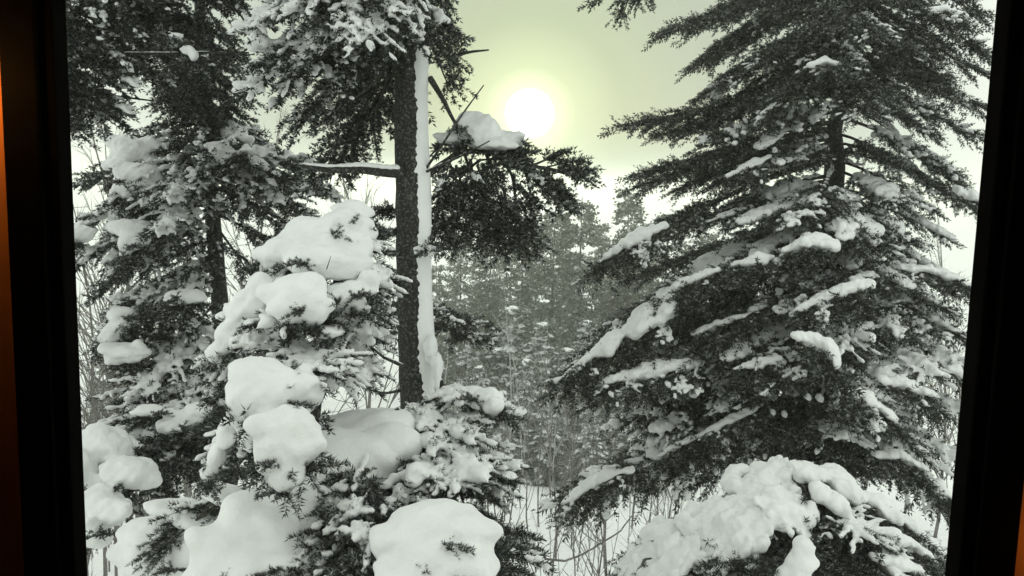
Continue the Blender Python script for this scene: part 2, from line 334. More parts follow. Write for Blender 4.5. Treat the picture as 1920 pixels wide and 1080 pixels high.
def skeleton(sp, Ln, pitch, seed):
    """axis points, secondary polylines and shoots of one branch, root at 0 and reaching Ln along +X"""
    s = SPEC[sp]; rng = np.random.default_rng(seed * 7919 + int(Ln * 100) * 31 + int(pitch) + 500)
    m = max(6, int(Ln / 0.12)); t = np.linspace(0, 1, m)
    arch = 0.22 * (1 if pitch < 0 else 0.4)
    z = Ln * (t * math.sin(pitch_r := R(pitch)) + arch * (t - t * t) * (1.2 - t))
    y = Ln * 0.05 * np.sin(t * rng.uniform(3, 6) + rng.uniform(0, 6)) * t
    x = Ln * math.cos(pitch_r) * t
    ax = np.stack([x, y, z], 1); ax[-1] += 0
    rad = (0.006 + 0.010 * Ln) * (1 - t) ** 0.8 + 0.002
    secs = []; SP = []; SD = []; SL = []
    def at(u):
        return np.array([np.interp(u, t, ax[:, k]) for k in range(3)])
    nsec = max(int(Ln * 0.95 / s['sec']), 3)
    for k in range(nsec):
        u = 0.10 + 0.88 * (k + rng.uniform(-.3, .3)) / nsec; u = min(max(u, .06), .985)
        if sp != 'far' and (u < 0.26 or (u < .4 and rng.random() < .5)): continue
        p0 = at(u); tg = at(min(u + .03, 1)) - at(max(u - .03, 0)); tg /= np.linalg.norm(tg)
        _, sd, up = frames(tg)
        for sgn in (-1, 1):
            if rng.random() < 0.12: continue
            prof = min(1, (u + .25) / .5) * (1 - u) ** 0.75
            l2 = Ln * s['wid'] * prof * rng.uniform(.65, 1.15) + 0.06
            a = R(rng.uniform(*s['ang']))
            d = tg * math.cos(a) + sd * sgn * math.sin(a) + up * (s['up'] + rng.normal(0, s.get('zj', .22))); d /= np.linalg.norm(d)
            n2 = max(3, int(l2 / 0.07)); v = np.linspace(0, 1, n2)
            pts = p0 + d * (l2 * v)[:, None] + np.array([0, 0, -1]) * (s['droop'] * l2 * v ** 2 * rng.uniform(.2, 1.3))[:, None] + tg * (0.2 * l2 * v ** 2)[:, None]
            secs.append((pts, l2))
            ns = int(l2 / s['sh'])
            for j in range(ns):
                q = 0.12 + 0.86 * (j + rng.uniform(-.3, .3)) / max(ns, 1)
                f = q * (n2 - 1); i0 = min(int(f), n2 - 2); pp = pts[i0] + (pts[i0 + 1] - pts[i0]) * (f - i0)
                td = pts[i0 + 1] - pts[i0]; td = td / np.linalg.norm(td); _, s2, u2 = frames(td)
                for g2 in (-1, 1):
                    if rng.random() < 0.1: continue
                    b = R(rng.uniform(*s['shang']))
                    dd = td * math.cos(b) + s2 * g2 * math.sin(b) + u2 * rng.normal(0.05, s['off'])
                    SP.append(pp); SD.append(dd); SL.append(rng.uniform(*s['shl']) * (1.1 - .35 * q))
                if rng.random() < 0.8:
                    SP.append(pp); SD.append(td + rng.normal(0, .12, 3)); SL.append(s['sh'] * 1.9)
            SP.append(pts[-1] - d * .01); SD.append(pts[-1] - pts[-2]); SL.append(s['shl'][1])
    for k in range(int(Ln / s['sh'] * .9)):                       # shoots along the axis
        u = rng.uniform(.35, 1); tg = at(min(u + .03, 1)) - at(max(u - .03, 0)); tg /= np.linalg.norm(tg) + 1e-9
        _, sd, up = frames(tg); b = R(rng.uniform(25, 60)); ph = rng.uniform(0, 6.28)
        SP.append(at(u)); SD.append(tg * math.cos(b) + (sd * math.cos(ph) + up * abs(math.sin(ph))) * math.sin(b)); SL.append(rng.uniform(*s['shl']))
    SP.append(at(.985)); SD.append(at(1) - at(.96)); SL.append(s['shl'][1] * 1.1)
    SD = np.array(SD); SD /= np.linalg.norm(SD, axis=1)[:, None] + 1e-9
    return ax, rad, secs, np.array(SP), SD, np.array(SL), rng

def needles(sp, SP, SD, SL, rng):
    tm, fr = SPEC[sp]['tmpl']; k = rng.integers(0, len(tm), len(SP))
    d, s, u = frames(SD); roll = rng.normal(0, .5, len(SP)); c, n = np.cos(roll)[:, None], np.sin(roll)[:, None]
    s, u = s * c + u * n, u * c - s * n
    A = np.stack([d, s, u], 1) * SL[:, None, None]               # rows
    V = SP[:, None] + np.einsum('nvk,nkj->nvj', tm[k], A)
    V = V.reshape(-1, 3); return V, np.arange(len(V)).reshape(-1, 3), fr[k].reshape(-1)

def blob_mesh(name, C, A, voxel, smooth=3, amp=0.0, scale=0.2, seed=0, res=1, mat=None, decim=0):
    """ellipsoids (centre, row axes) fused into one lumpy skin"""
    iv, it = ICO[res]
    V = (C[:, None] + np.einsum('vk,nkj->nvj', iv, A)).reshape(-1, 3)
    T = (it[None] + (np.arange(len(C)) * len(iv))[:, None, None]).reshape(-1, 3)
    tmp = bpy.data.objects.new('tmp', tri_mesh('tmp', V, T)); COL.objects.link(tmp)
    md = tmp.modifiers.new('r', 'REMESH'); md.mode = 'VOXEL'; md.voxel_size = voxel; md.use_smooth_shade = True
    if smooth:
        sm = tmp.modifiers.new('s', 'SMOOTH'); sm.factor = 0.5; sm.iterations = smooth
    dg = bpy.context.evaluated_depsgraph_get(); me = bpy.data.meshes.new_from_object(tmp.evaluated_get(dg))
    old = tmp.data; bpy.data.objects.remove(tmp); bpy.data.meshes.remove(old)
    me.name = name; me.materials.clear(); me.materials.append(mat or M_SNOW)
    if amp and len(me.vertices):
        n = len(me.vertices); co = np.empty(n * 3, np.float32); me.vertices.foreach_get('co', co); co = co.reshape(-1, 3)
        no = np.empty(n * 3, np.float32); me.vertices.foreach_get('normal', no); no = no.reshape(-1, 3)
        rng = np.random.default_rng(seed)
        co = co + no * (amp * (wob(co, rng, scale) + .45 * wob(co, rng, scale * .45) + .18 * wob(co, rng, scale * .16)))[:, None]
        me.vertices.foreach_set('co', co.astype(np.float32).ravel()); me.update()
    return me

def snow_on(sp, ax, secs, SP, SD, SL, rng, level, Ln):
    """ellipsoids of snow lying on a branch; level 1 dusting, 2 lumps, 3 thick cushions"""
    up = np.array([0, 0, 1.0]); mid = SP + SD * (SL * .55)[:, None]
    if level == 4:
        C = []; A = []; d, s, u = frames(SD); mk = wob(mid, rng, .5)
        for i in np.nonzero((rng.random(len(SP)) < .78) & (mk > -.75))[0]:
            w_ = rng.uniform(.014, .022) * Ln ** .15; dd = d[i] * np.array([1, 1, .8])
            C.append(mid[i] + up * .014 + dd * rng.uniform(0, .02)); A.append(np.stack([dd * SL[i] * rng.uniform(.42, .6), s[i] * w_, up * w_ * rng.uniform(.7, 1.1)]))
        for pts, l2 in secs:
            m_ = wob(pts, rng, .6)
            for k_ in range(len(pts)):
                f = k_ / (len(pts) - 1); r = (.055 * (1 - f) + .020) * min(1, .5 + l2) * rng.uniform(.75, 1.2)
                if m_[k_] < -.8: continue
                q = pts[min(k_ + 1, len(pts) - 1)] - pts[max(k_ - 1, 0)]; q = q / np.linalg.norm(q); _, s1, _ = frames(q)
                C.append(pts[k_] + up * (.012 + r * .35)); A.append(np.stack([q * .055, s1 * r, up * r * .75]))
        for k_, p in enumerate(ax[2:]):
            r = rng.uniform(.04, .065) * Ln ** .3 * (1 - .7 * k_ / len(ax)); C.append(p + up * (.01 + r * .45)); A.append(np.stack([np.array([.10, 0, 0]), np.array([0, r * 1.2, 0]), up * r]))
        return np.array(C), np.array(A)
    if level == 5:
        C, A = snow_on(sp, ax, secs, SP, SD, SL, rng, 1, Ln); C = list(C); A = list(A); f0 = rng.uniform(.2, .35)
        for k_ in range(int(Ln / .03)):
            u_ = k_ / max(1, int(Ln / .03) - 1)
            if u_ < f0: continue
            p = np.array([np.interp(u_, np.linspace(0, 1, len(ax)), ax[:, j]) for j in range(3)]); tg = ax[-1] - ax[0]; tg = tg / np.linalg.norm(tg)
            g_ = math.sin(k_ * .23 + f0 * 40) * .5 + math.sin(k_ * .11 + f0 * 90) * .5
            if g_ < -.45: continue
            r = (.036 + .060 * (g_ + .45)) * (1 - .6 * u_ ** 3) * rng.uniform(.8, 1.2) * min(1, .55 + .3 * Ln)
            C.append(p + up * (.012 + r * .4) + np.array([0, rng.normal(0, r * .5), 0])); A.append(np.stack([tg * .06, np.array([0, 1.0, 0]) * r * 1.5, up * r * .85]))
        return np.array(C), np.array(A)
    mask = wob(np.c_[mid[:, :2], mid[:, 2] * .3], rng, 0.30 if level < 3 else 0.45)
    th = {1: 0.45, 2: 0.10, 3: -0.55}[level]
    top = np.where(rng.random(len(SP)) < {1: .75, 2: .8, 3: .85}[level], True, False)
    sel = (mask > th) & top
    C = []; A = []
    d, s, u = frames(SD)
    ex = np.clip(mask - th, 0, 1.3)
    for i in np.nonzero(sel)[0]:
        h = {1: 0.010, 2: 0.014, 3: 0.024}[level] + {1: .010, 2: .020, 3: .045}[level] * ex[i] * rng.uniform(.6, 1.1)
        wd = {1: 0.016, 2: .019, 3: .030}[level] + {1: .008, 2: .016, 3: .035}[level] * ex[i]
        dd = d[i].copy(); dd[2] *= .6
        C.append(mid[i] + up * (0.006 + h * .30) + rng.normal(0, .006, 3)); A.append(np.stack([dd * (SL[i] * rng.uniform(.3, .5) + .2 * wd), s[i] * wd * rng.uniform(.7, 1.2), up * h]))
    # thicker pads where the cover is deep
    nb = int({1: 5, 2: 10, 3: 22}[level] * Ln)
    if len(secs):
        for _ in range(nb):
            pts, l2 = secs[rng.integers(len(secs))]; p = pts[rng.integers(len(pts))]
            j = np.argmin(((mid - p) ** 2).sum(1))
            if mask[j] < th + .25: continue
            r = {1: .030, 2: .045, 3: .085}[level] * rng.uniform(.7, 1.25)
            C.append(p + up * (.015 + r * .35)); q = pts[-1] - pts[0]; q = q / np.linalg.norm(q); q[2] *= .7; _, s1, _ = frames(q)
            A.append(np.stack([q * r * 1.4, s1 * r, up * r * {1: .55, 2: .6, 3: .75}[level]]))
    if level >= 2:
        for p in ax[1:-1]:
            if rng.random() < .7:
                r = (.022 if level == 2 else .05) * rng.uniform(.8, 1.3)
                C.append(p + up * (.012 + r * .5)); A.append(np.stack([np.array([.09, 0, 0]), np.array([0, r, 0]), up * r]))
    return np.array(C), np.array(A)

LENS = [0.2, 0.45, 0.8, 1.35, 2.1]; PITS = [-45, -22, 0, 22]
_cache = {}
def proto(sp, li, pi, sd):
    k = (sp, li, pi, sd)
    if k not in _cache:
        ax, rad, secs, SP, SD, SL, rng = skeleton(sp, LENS[li], PITS[pi], sd)
        wd = Acc(); wd.tube(ax, rad, 6)
        for pts, l2 in secs: wd.tube(pts, np.linspace(.0022 + .004 * l2, .0012, len(pts)), 3, False)
        V, T, ix = needles(sp, SP, SD, SL, rng)
        _cache[k] = (wd.mesh('branch', M_TWIG, True), tri_mesh('foliage', V, T, SPEC[sp]['mat'], False, M_FROST, ix), (ax, secs, SP, SD, SL))
    return _cache[k]
def proto_snow(sp, li, pi, sd, level):
    k = (sp, li, pi, sd, 'snow', level)
    if k not in _cache:
        ax, secs, SP, SD, SL = proto(sp, li, pi, sd)[2]; rng = np.random.default_rng(sd * 101 + li * 17 + pi * 5 + level)
        C, A = snow_on(sp, ax, secs, SP, SD, SL, rng, level, LENS[li])
        _cache[k] = blob_mesh('snow_cover', C, A, {1: .011, 2: .012, 3: .014, 4: .0115, 5: .0125}[level], {4: 1, 5: 3}.get(level, 2), {3: .009, 4: .003, 5: .005}.get(level, .006), 0.07, sd) if len(C) else None
    return _cache[k]

RNG = random.Random(5)
def branch(tree, root, tip, sp, level, seed=None, thick=1.0):
    root = np.asarray(root, float); tip = np.asarray(tip, float)
    v = tip - root; ln = np.linalg.norm(v); hor = math.hypot(v[0], v[1])
    pit = math.degrees(math.atan2(v[2], hor)); az = math.atan2(v[1], v[0])
    li = int(np.argmin([abs(math.log(ln / a)) for a in LENS])); pi = int(np.argmin([abs(pit - a) for a in PITS]))
    sd = seed if seed is not None else RNG.randrange(2)
    wood, fol, _ = proto(sp, li, pi, sd)
    b = link('branch', wood, tree, tuple(root - np.array(tree.location)))
    s = ln / LENS[li]; dp = max(-25, min(25, pit - PITS[pi]))
    b.rotation_euler = (Matrix.Rotation(az, 3, 'Z') @ Matrix.Rotation(-R(dp), 3, 'Y')).to_euler(); b.scale = (s, s * RNG.choice((-1, 1)), s)
    tag(link('foliage', fol, b), kind='stuff')
    if level and li:
        sm = proto_snow(sp, li, pi, sd, level)
        if sm: tag(link('snow_cover', sm, b), kind='stuff')
    return b

def stick(tree, pts, rad, name='dead_branch', snow=False, mat=None):
    pts = np.asarray(pts, float); n = max(6, int(np.linalg.norm(pts[-1] - pts[0]) / .05))
    tt = np.linspace(0, 1, n); src = np.linspace(0, 1, len(pts)); rng = np.random.default_rng(int(abs(pts[0][0]) * 1e4) % 9999)
    q = np.stack([np.interp(tt, src, pts[:, k]) for k in range(3)], 1) ; q = q + rad * .35 * np.stack([wob(q, rng, .5) for _ in range(3)], 1)
    a = Acc(); rr = rad * (1 - .6 * tt); a.tube(q, rr, 7)
    b = link(name, a.mesh(name, mat or M_BARK, True), tree, tuple(-np.array(tree.location)))
    if snow:
        C = q + np.array([0, 0, 1]) * (rr * .9)[:, None]; C = C[1:-1]; r1 = rr[1:-1]
        dirs, s, u = frames(np.gradient(q, axis=0)[1:-1]); h = r1 * (.75 + .25 * wob(C, rng, .3))
        A = np.stack([dirs * .05, s * (r1 * .85)[:, None], np.tile([0, 0, 1.0], (len(C), 1)) * h[:, None]], 1)
        tag(link('snow_cover', blob_mesh('snow_cover', C, A, .008, 3, .002, .1, 3), b), kind='stuff')
    return b

def trunk(tree, pts, rads, name='trunk', n=14, mat=None):
    pts = np.asarray(pts, float); m = 40; src = np.linspace(0, 1, len(pts)); tt = np.linspace(0, 1, m)
    q = np.stack([np.interp(tt, src, pts[:, k]) for k in range(3)], 1); rr = np.interp(tt, src, rads)
    a = Acc(); a.tube(q, rr, n); V = np.vstack(a.v); rng = np.random.default_rng(3)
    c = np.repeat(q, n, 0); nn = len(c); dv = V[:nn] - c
    V[:nn] = c + dv * (1 + .05 * wob(V[:nn], rng, .15))[:, None]
    return link(name, tri_mesh(name, V, np.vstack(a.f), mat or M_BARK, True), tree, tuple(-np.array(tree.location)))

def cushion(tree, spec, voxel=.014, amp=.012, scale=.22, seed=1, name='snow_cushion', smooth=6, label=None, sp=None):
    """spec rows: px, py, depth, half width px, half height px[, depth factor, tilt deg]"""
    C = []; A = []; rs = np.random.default_rng(seed * 3 + int(spec[0][0]))
    for row in spec:
        px, py, d, rx, ry = row[:5]; k = row[5] if len(row) > 5 else .8; ti = R(row[6]) if len(row) > 6 else 0
        a, b = rx / F * d, ry / F * d
        ex = np.array([math.cos(ti), 0, -math.sin(ti)]); ez = np.array([math.sin(ti), 0, math.cos(ti)])
        c0 = P(px, py, d); C.append(c0); A.append(np.stack([ex * a, np.array([0, 1.0, 0]) * k * max(a, b), ez * b])); m_ = max(a, b)
        if m_ > .05:
            for _ in range(5):
                t_ = rs.uniform(0, 6.28); f_ = rs.uniform(.55, .9); q_ = rs.uniform(.28, .55)
                C.append(c0 + ex * a * f_ * math.cos(t_) + ez * b * f_ * math.sin(t_) * .8 + np.array([0, rs.uniform(-.6, .1) * k * m_ * f_, 0])); A.append(np.stack([ex * a * q_ * 1.2, np.array([0, 1.0, 0]) * k * m_ * q_, ez * b * q_]))
    me = blob_mesh(name, np.array(C), np.array(A), voxel, smooth, amp, scale, seed, res=2)
    o = link(name, me, tree, tuple(-np.array(tree.location)))
    if label: o['label'] = label
    if sp:
        q = random.Random(seed * 7 + int(spec[0][0]))
        for row in spec:                                      # tips of needles poking out of the snow
            px, py, d, rx, ry = row[:5]
            for _ in range(1 if q.random() < .3 else 0):
                a = q.uniform(.1, 3.04); e = q.uniform(.45, .8); cx, cy = px + rx * e * math.cos(a), py + ry * e * math.sin(a) * .9
                dz = d - .8 * max(rx, ry) / F * d * math.sqrt(max(0, 1 - e * e)); o_ = q.uniform(5, 10)
                branch(tree, P(cx, cy, dz + .05), P(cx + o_ * math.cos(a) * .7, cy + o_ * .5, dz - .09), sp, q.choice((0, 0, 2)))
    if sp:                                                   # the sprays of needles that carry it
        q = random.Random(seed * 13 + len(spec))
        for row in spec:
            px, py, d, rx, ry = row[:5]; ti = math.tan(R(row[6])) if len(row) > 6 else 0
            for f0, f1 in ((.6, -1.05), (-.1, .9), (.2, -.3)):
                lx = rx * f1 + q.uniform(-6, 6); dn = q.uniform(8, 24)
                if q.random() < .55: continue
                branch(tree, P(px + rx * f0, py - ti * rx * f0 + ry * .75, d + .14), P(px + lx, py - ti * lx + ry * .8 + dn, d - q.uniform(-.10, .06)), sp, q.choice((0, 1, 2)))
    return o

def bough_strip(tree, path, sp, seed=1, lv=1, amp=.010, fringe=True, wide=1):
    """one long load of snow along a bough: px, py, depth, half thickness px"""
    path = np.asarray(path, float); q = random.Random(seed * 31 + int(path[0][0])); rng = np.random.default_rng(seed * 31 + int(path[0][0]))
    seg = np.r_[0, np.cumsum(np.hypot(*np.diff(path[:, :2], axis=0).T))]; n = max(6, int(seg[-1] / 7)); u = np.linspace(0, seg[-1], n)
    pp = np.stack([np.interp(u, seg, path[:, k]) for k in range(4)], 1); pts = np.array([P(a, b, d) for a, b, d, _ in pp]); h = pp[:, 3] / F * pp[:, 2]
    h = h * (1 + .42 * wob(pts, rng, .30)).clip(.35, 1.7); tg = np.gradient(pts, axis=0); tg /= np.linalg.norm(tg, axis=1)[:, None]
    C = []; A = []
    for i in range(n):
        for dy in (np.arange(-wide, wide + 1) * .9):
            k = h[i] * (1 if dy == 0 else rng.uniform(.5, .9)) * (1 if wide == 1 else .78); _, s1, _ = frames(tg[i])
            C.append(pts[i] + s1 * dy * h[i] * rng.uniform(.7, 1.3) + np.array([0, 0, (k - h[i]) * .6 + rng.normal(0, .1 * h[i])])); A.append(np.stack([tg[i] * max(.035, k * .9), s1 * k * 1.1, np.array([0, 0, k * .9])]))
    me = blob_mesh('snow_cushion', np.array(C), np.array(A), .0125, 5, amp, .16, seed, res=1)
    me2 = link('snow_cushion', me, tree, tuple(-np.array(tree.location)))
    low = np.array([0, 0, 1.0])
    for a in range(0, n - 2, 5):                              # the sprays it lies on, hanging out below and in front
        b = min(n - 1, a + q.randint(4, 8)); r_ = pts[a] - low * h[a] * .6; t_ = pts[b] - low * (h[b] + q.uniform(.02, .10)) - np.array([0, 1, 0]) * q.uniform(.0, .22)
        if np.linalg.norm(t_ - r_) > .1: branch(tree, r_ + np.array([0, .08, 0]), t_, sp, lv if q.random() < .6 else 0)
        if fringe: branch(tree, r_, r_ + (pts[b] - pts[a]) * .6 + np.array([q.uniform(-.08, .08), -q.uniform(.1, .25), -h[a] * .5 - q.uniform(.05, .14)]), sp, q.choice((0, 1, 2)))
    return me2

def tree_root(name, px, py, d, label, cat='fir tree', group=None):
    p = P(px, py, d); return empty(name, (p[0], p[1], float(ground_z(p[0], p[1])) - .1), label, cat, group)
def down(p): return np.array([p[0], p[1], float(ground_z(p[0], p[1])) - .1])

#TREES
# ------------------------------------------------------------------ tall fir with the thick trunk
D1 = 6.5
T1 = tree_root('fir_tree', 786, 780, D1, 'tall dark fir with a thick bare trunk plastered white along its right side')
tp1 = [(768, -140), (769, 0), (770, 200), (773, 400), (777, 600), (784, 790)]
tw = [P(x, y, D1) for x, y in tp1]; base1 = down(P(790, 900, D1)); T1.location = tuple(base1)
top1 = tw[0] + np.array([-.02, .05, 4.0])
trunk(T1, [base1] + tw[::-1] + [top1], [.19, .135, .130, .128, .124, .118, .115, .05])
def t1(y): return np.array([np.interp(y, [a[1] for a in tp1], [p[k] for p in tw]) for k in range(3)])
# snow plastered on the right flank of the trunk
V = []; rng = np.random.default_rng(8); ys = np.linspace(88, 775, 130); na = 15; E0 = .09 * wob(np.c_[ys * .01, ys * 0, ys * 0], rng, 1.6) + rng.normal(0, .055, len(ys))
for j, yv in enumerate(ys):
    c = t1(yv); r = np.interp(yv, [88, 775], [.119, .135])
    e0 = R(-68) + E0[j]; e1 = R(58)
    for a in np.linspace(e0, e1, na):
        k = math.sin(math.pi * np.clip((a - e0) / (e1 - e0), 0, 1)); rr = r + .002 + .013 * k ** .5 + .006 * k * math.sin(yv * .021 + a)
        V.append(c + np.array([math.cos(a), math.sin(a), 0]) * rr)
m = len(ys); ii = np.arange(m - 1)[:, None] * na + np.arange(na - 1)[None]
Qs = np.stack([ii, ii + 1, ii + na + 1, ii + na], -1).reshape(-1, 4)
link('snow_crust', tri_mesh('snow_crust', np.array(V), Qs, M_SNOW, True), T1, tuple(-np.array(T1.location)))

def tips(tree, rootf, rows, sp):
    """rows: root y px, tip x px, tip y px, tip depth, snow level"""
    for ry, tx, ty, td, lv in rows: branch(tree, rootf(ry), P(tx, ty, td), sp, lv)
tips(T1, t1, [
    (-130, 470, 60, 5.6, 4), (-120, 560, 20, 5.4, 4), (-130, 640, 60, 5.2, 2), (-130, 700, 90, 5.2, 4), (-60, 470, 170, 5.8, 4), (-60, 520, 190, 6.2, 2),
    (0, 560, 250, 6.0, 1), (0, 500, 130, 5.5, 2), (20, 620, 230, 6.6, 1), (30, 640, 330, 7.0, 0), (40, 700, 250, 6.9, 0), 
    (90, 620, 350, 7.6, 0), (-100, 850, 60, 6.6, 0), (-60, 860, 130, 6.8, 0), (0, 855, 180, 7.0, 0), (-130, 820, 10, 6.2, 0), (-40, 790, 95, 5.9, 2), (-90, 730, 70, 5.6, 1),
    (-20, 600, 120, 6.3, 1), (-40, 660, 150, 6.2, 1), (-30, 720, 130, 6.1, 0), (0, 650, 200, 7.3, 0), (-120, 600, -10, 5.4, 2), (10, 830, 100, 6.6, 1), 
    # the dark bough drooping to the right in front of the sun
    (590, 905, 610, 7.0, 1), (600, 880, 640, 7.3, 1), (580, 860, 600, 6.7, 1), (470, 815, 470, 6.2, 2), (430, 720, 440, 6.5, 1), (390, 700, 400, 6.8, 0),
    (620, 690, 640, 6.6, 1), (560, 700, 600, 7.2, 0), (500, 690, 560, 7.2, 0),
], 'fir')
for k in range(26):                                          # unseen crown above the frame, added to shade the snow below
    a = k * 2.4; ry = -260 - (k % 7) * 95; ln = 2.3 - (k % 7) * .16; c0 = t1(-140) + np.array([0, 0, (-140 - ry) / 1600 * 6.5])
    branch(T1, c0, c0 + np.array([math.cos(a) * ln, math.sin(a) * ln, -.45 - .1 * (k % 3)]), 'fir', 2)
lb = [P(798, 330, 6.5), P(860, 285, 6.9), P(930, 285, 7.1), P(1000, 312, 7.2), P(1060, 325, 7.3)]
stick(T1, lb, .030, name='limb')
for (rx_, ry_), (tx, ty), dd, lv in (((820, 310), (835, 440), 6.6, 0), ((840, 300), (870, 400), 6.7, 0), ((850, 290), (830, 360), 6.5, 1), ((870, 285), (905, 445), 6.9, 0), ((890, 285), (870, 360), 6.7, 1), ((910, 285), (945, 400), 6.9, 0), ((930, 285), (900, 350), 6.8, 0),
        ((940, 300), (1000, 400), 7.0, 0), ((960, 330), (975, 478), 7.0, 0), ((960, 380), (1005, 470), 7.1, 0), ((940, 380), (945, 470), 7.0, 0), ((950, 290), (1020, 350), 7.0, 1), ((980, 300), (1060, 375), 7.1, 0), ((1000, 312), (1108, 340), 7.2, 0), ((1010, 318), (1090, 300), 7.3, 0), ((1020, 320), (1075, 378), 7.1, 0),
        ((1000, 310), (1050, 290), 7.3, 0), ((860, 380), (850, 470), 6.8, 0), ((820, 380), (815, 470), 6.7, 0), ((830, 400), (880, 450), 6.9, 0), ((900, 300), (985, 300), 7.3, 1), ((850, 285), (900, 262), 7.0, 1), ((930, 275), (995, 285), 7.0, 0), ((1030, 320), (1112, 318), 7.4, 0), ((800, 300), (850, 250), 7.0, 0), ((960, 400), (930, 462), 6.9, 0), ((985, 320), (1000, 430), 7.2, 0), ((880, 330), (930, 440), 7.2, 0), ((810, 330), (850, 380), 7.1, 0)):
    branch(T1, P(rx_, ry_, dd + .1), P(tx, ty, dd), 'fir', lv)
    if (tx + ty) % 3 == 0: branch(T1, P(rx_ + 12, ry_ + 14, dd + .35), P(tx - 14, ty - 18, dd + .3), 'fir', 0)
    if rx_ > 850 and tx % 2: branch(T1, P(rx_ - 15, ry_ + 25, dd - .05), P(tx - 22, ty + 4, dd - .15), 'fir', 0)
stick(T1, [P(752, 322, 6.4), P(690, 318, 6.2), P(620, 318, 6.1), P(568, 312, 6.0)], .042, snow=True)
stick(T1, [P(745, 474, 6.4), P(715, 474, 6.3), P(686, 470, 6.2)], .030, snow=True)
stick(T1, [P(798, 318, 6.45), P(850, 240, 6.3), P(906, 160, 6.2)], .011)
stick(T1, [P(806, 145, 6.5), P(835, 190, 6.4), P(862, 250, 6.3)], .026)
stick(T1, [P(800, 322, 6.4), P(860, 295, 6.3), P(918, 264, 6.3)], .011, snow=True)
stick(T1, [P(850, 106, 6.6), P(880, 97, 6.5), P(915, 93, 6.4)], .016)
stick(T1, [P(800, 455, 6.45), P(850, 470, 6.5), P(890, 450, 6.7)], .010)
stick(T1, [P(725, 125, 6.2), P(690, 165, 6.1), P(655, 190, 6.0)], .016)
stick(T1, [P(770, 552, 6.3), P(745, 530, 6.2), P(735, 500, 6.1)], .010, snow=True)
stick(T1, [P(755, 732, 6.4), P(720, 738, 6.3), P(690, 730, 6.3)], .013)
stick(T1, [P(765, 690, 6.3), P(720, 670, 6.2), P(690, 645, 6.1)], .016, snow=True)
stick(T1, [P(812, 665, 6.4), P(824, 700, 6.35), P(822, 760, 6.3)], .030)
cushion(T1, [(893, 244, 6.85, 46, 30), (888, 230, 6.85, 32, 22), (952, 260, 6.9, 28, 17), (976, 266, 6.9, 11, 9), (920, 268, 6.85, 46, 14), (842, 258, 6.8, 26, 11)], sp='fir', name='snow_cushion', label='rounded snow cushion dark against the sun')
cushion(T1, [(808, 655, 6.38, 12, 30), (820, 690, 6.3, 10, 30), (824, 740, 6.26, 9, 30), (800, 470, 6.3, 22, 10)], .01, .004, .1, name='snow_crust', smooth=3)['kind'] = 'stuff'

# ------------------------------------------------------------------ slim fir behind on the left
D2 = 8.6
T2 = tree_root('fir_tree', 405, 640, D2, 'slim fir standing left of the thick trunk with white lumps on every branch')
tp2 = [(370, -120), (378, 100), (384, 220), (398, 400), (412, 560), (420, 700)]
tw2 = [P(x, y, D2) for x, y in tp2]; T2.location = tuple(down(P(425, 820, D2)))
trunk(T2, [np.array(T2.location)] + tw2[::-1] + [tw2[0] + np.array([0, 0, 1.0])], [.12, .088, .082, .076, .066, .06, .05, .02])
def t2(y): return np.array([np.interp(y, [a[1] for a in tp2], [p[k] for p in tw2]) for k in range(3)])
tips(T2, t2, [
    (60, 300, 190, 8.4, 0), (100, 330, 230, 8.8, 0), (60, 380, 130, 8.0, 1), (20, 330, 110, 8.3, 0), (0, 450, 120, 8.4, 0), (30, 300, 150, 8.8, 0),
    (60, 385, 235, 7.9, 0), (100, 335, 225, 8.1, 0), (80, 425, 215, 8.2, 0), (120, 400, 245, 8.0, 0), (110, 360, 245, 7.9, 0), (40, 345, 190, 8.1, 0), (50, 420, 180, 8.2, 0),
    (210, 470, 270, 8.0, 4), (220, 560, 330, 8.0, 2), (230, 350, 270, 7.6, 1), (230, 450, 320, 7.4, 2), (240, 300, 320, 8.0, 1), (250, 400, 330, 7.4, 2), (220, 250, 260, 8.2, 1), (250, 200, 350, 8.2, 1), (270, 140, 350, 8.6, 1),
    (290, 520, 380, 7.8, 4), (300, 600, 370, 7.6, 2), (300, 330, 380, 7.4, 4), (310, 260, 370, 7.6, 2), (310, 430, 400, 7.6, 1), (320, 130, 440, 8.0, 4), (340, 220, 440, 7.8, 2), (340, 310, 440, 7.4, 4), (350, 550, 440, 8.2, 1),
    (380, 140, 500, 8.2, 2), (390, 220, 510, 7.8, 4), (400, 300, 500, 7.6, 2), (410, 380, 510, 7.8, 1), (400, 540, 480, 8.6, 1), (420, 170, 560, 8.4, 1), (420, 480, 540, 8.6, 0),
    (470, 340, 560, 8.0, 4), (480, 220, 590, 7.8, 2), (480, 190, 640, 8.0, 4), (500, 290, 600, 7.8, 1), (520, 200, 670, 7.6, 2), (540, 300, 640, 7.8, 1), (560, 340, 650, 8.0, 1), (560, 470, 640, 8.6, 0),
    (600, 240, 750, 7.2, 4), (620, 300, 720, 7.6, 2), (640, 330, 780, 7.2, 4), (650, 280, 800, 7.0, 2), (640, 360, 740, 7.6, 1), (250, 540, 300, 8.6, 1), (330, 600, 420, 8.2, 1),
    (680, 230, 870, 6.6, 4), (690, 300, 850, 6.8, 1), (700, 330, 900, 6.6, 0), (700, 190, 900, 6.6, 1), (710, 190, 980, 6.4, 1), (690, 370, 830, 6.9, 1), (700, 250, 930, 6.6, 1), (700, 280, 900, 6.4, 1), (680, 390, 890, 7.0, 0),
], 'fir')
cushion(T2, [(250, 285, 8.1, 45, 26, .8, 25), (228, 305, 8.1, 26, 26), (285, 268, 8.1, 26, 14)], label='smooth grey snow cushion high on the left', sp='fir')
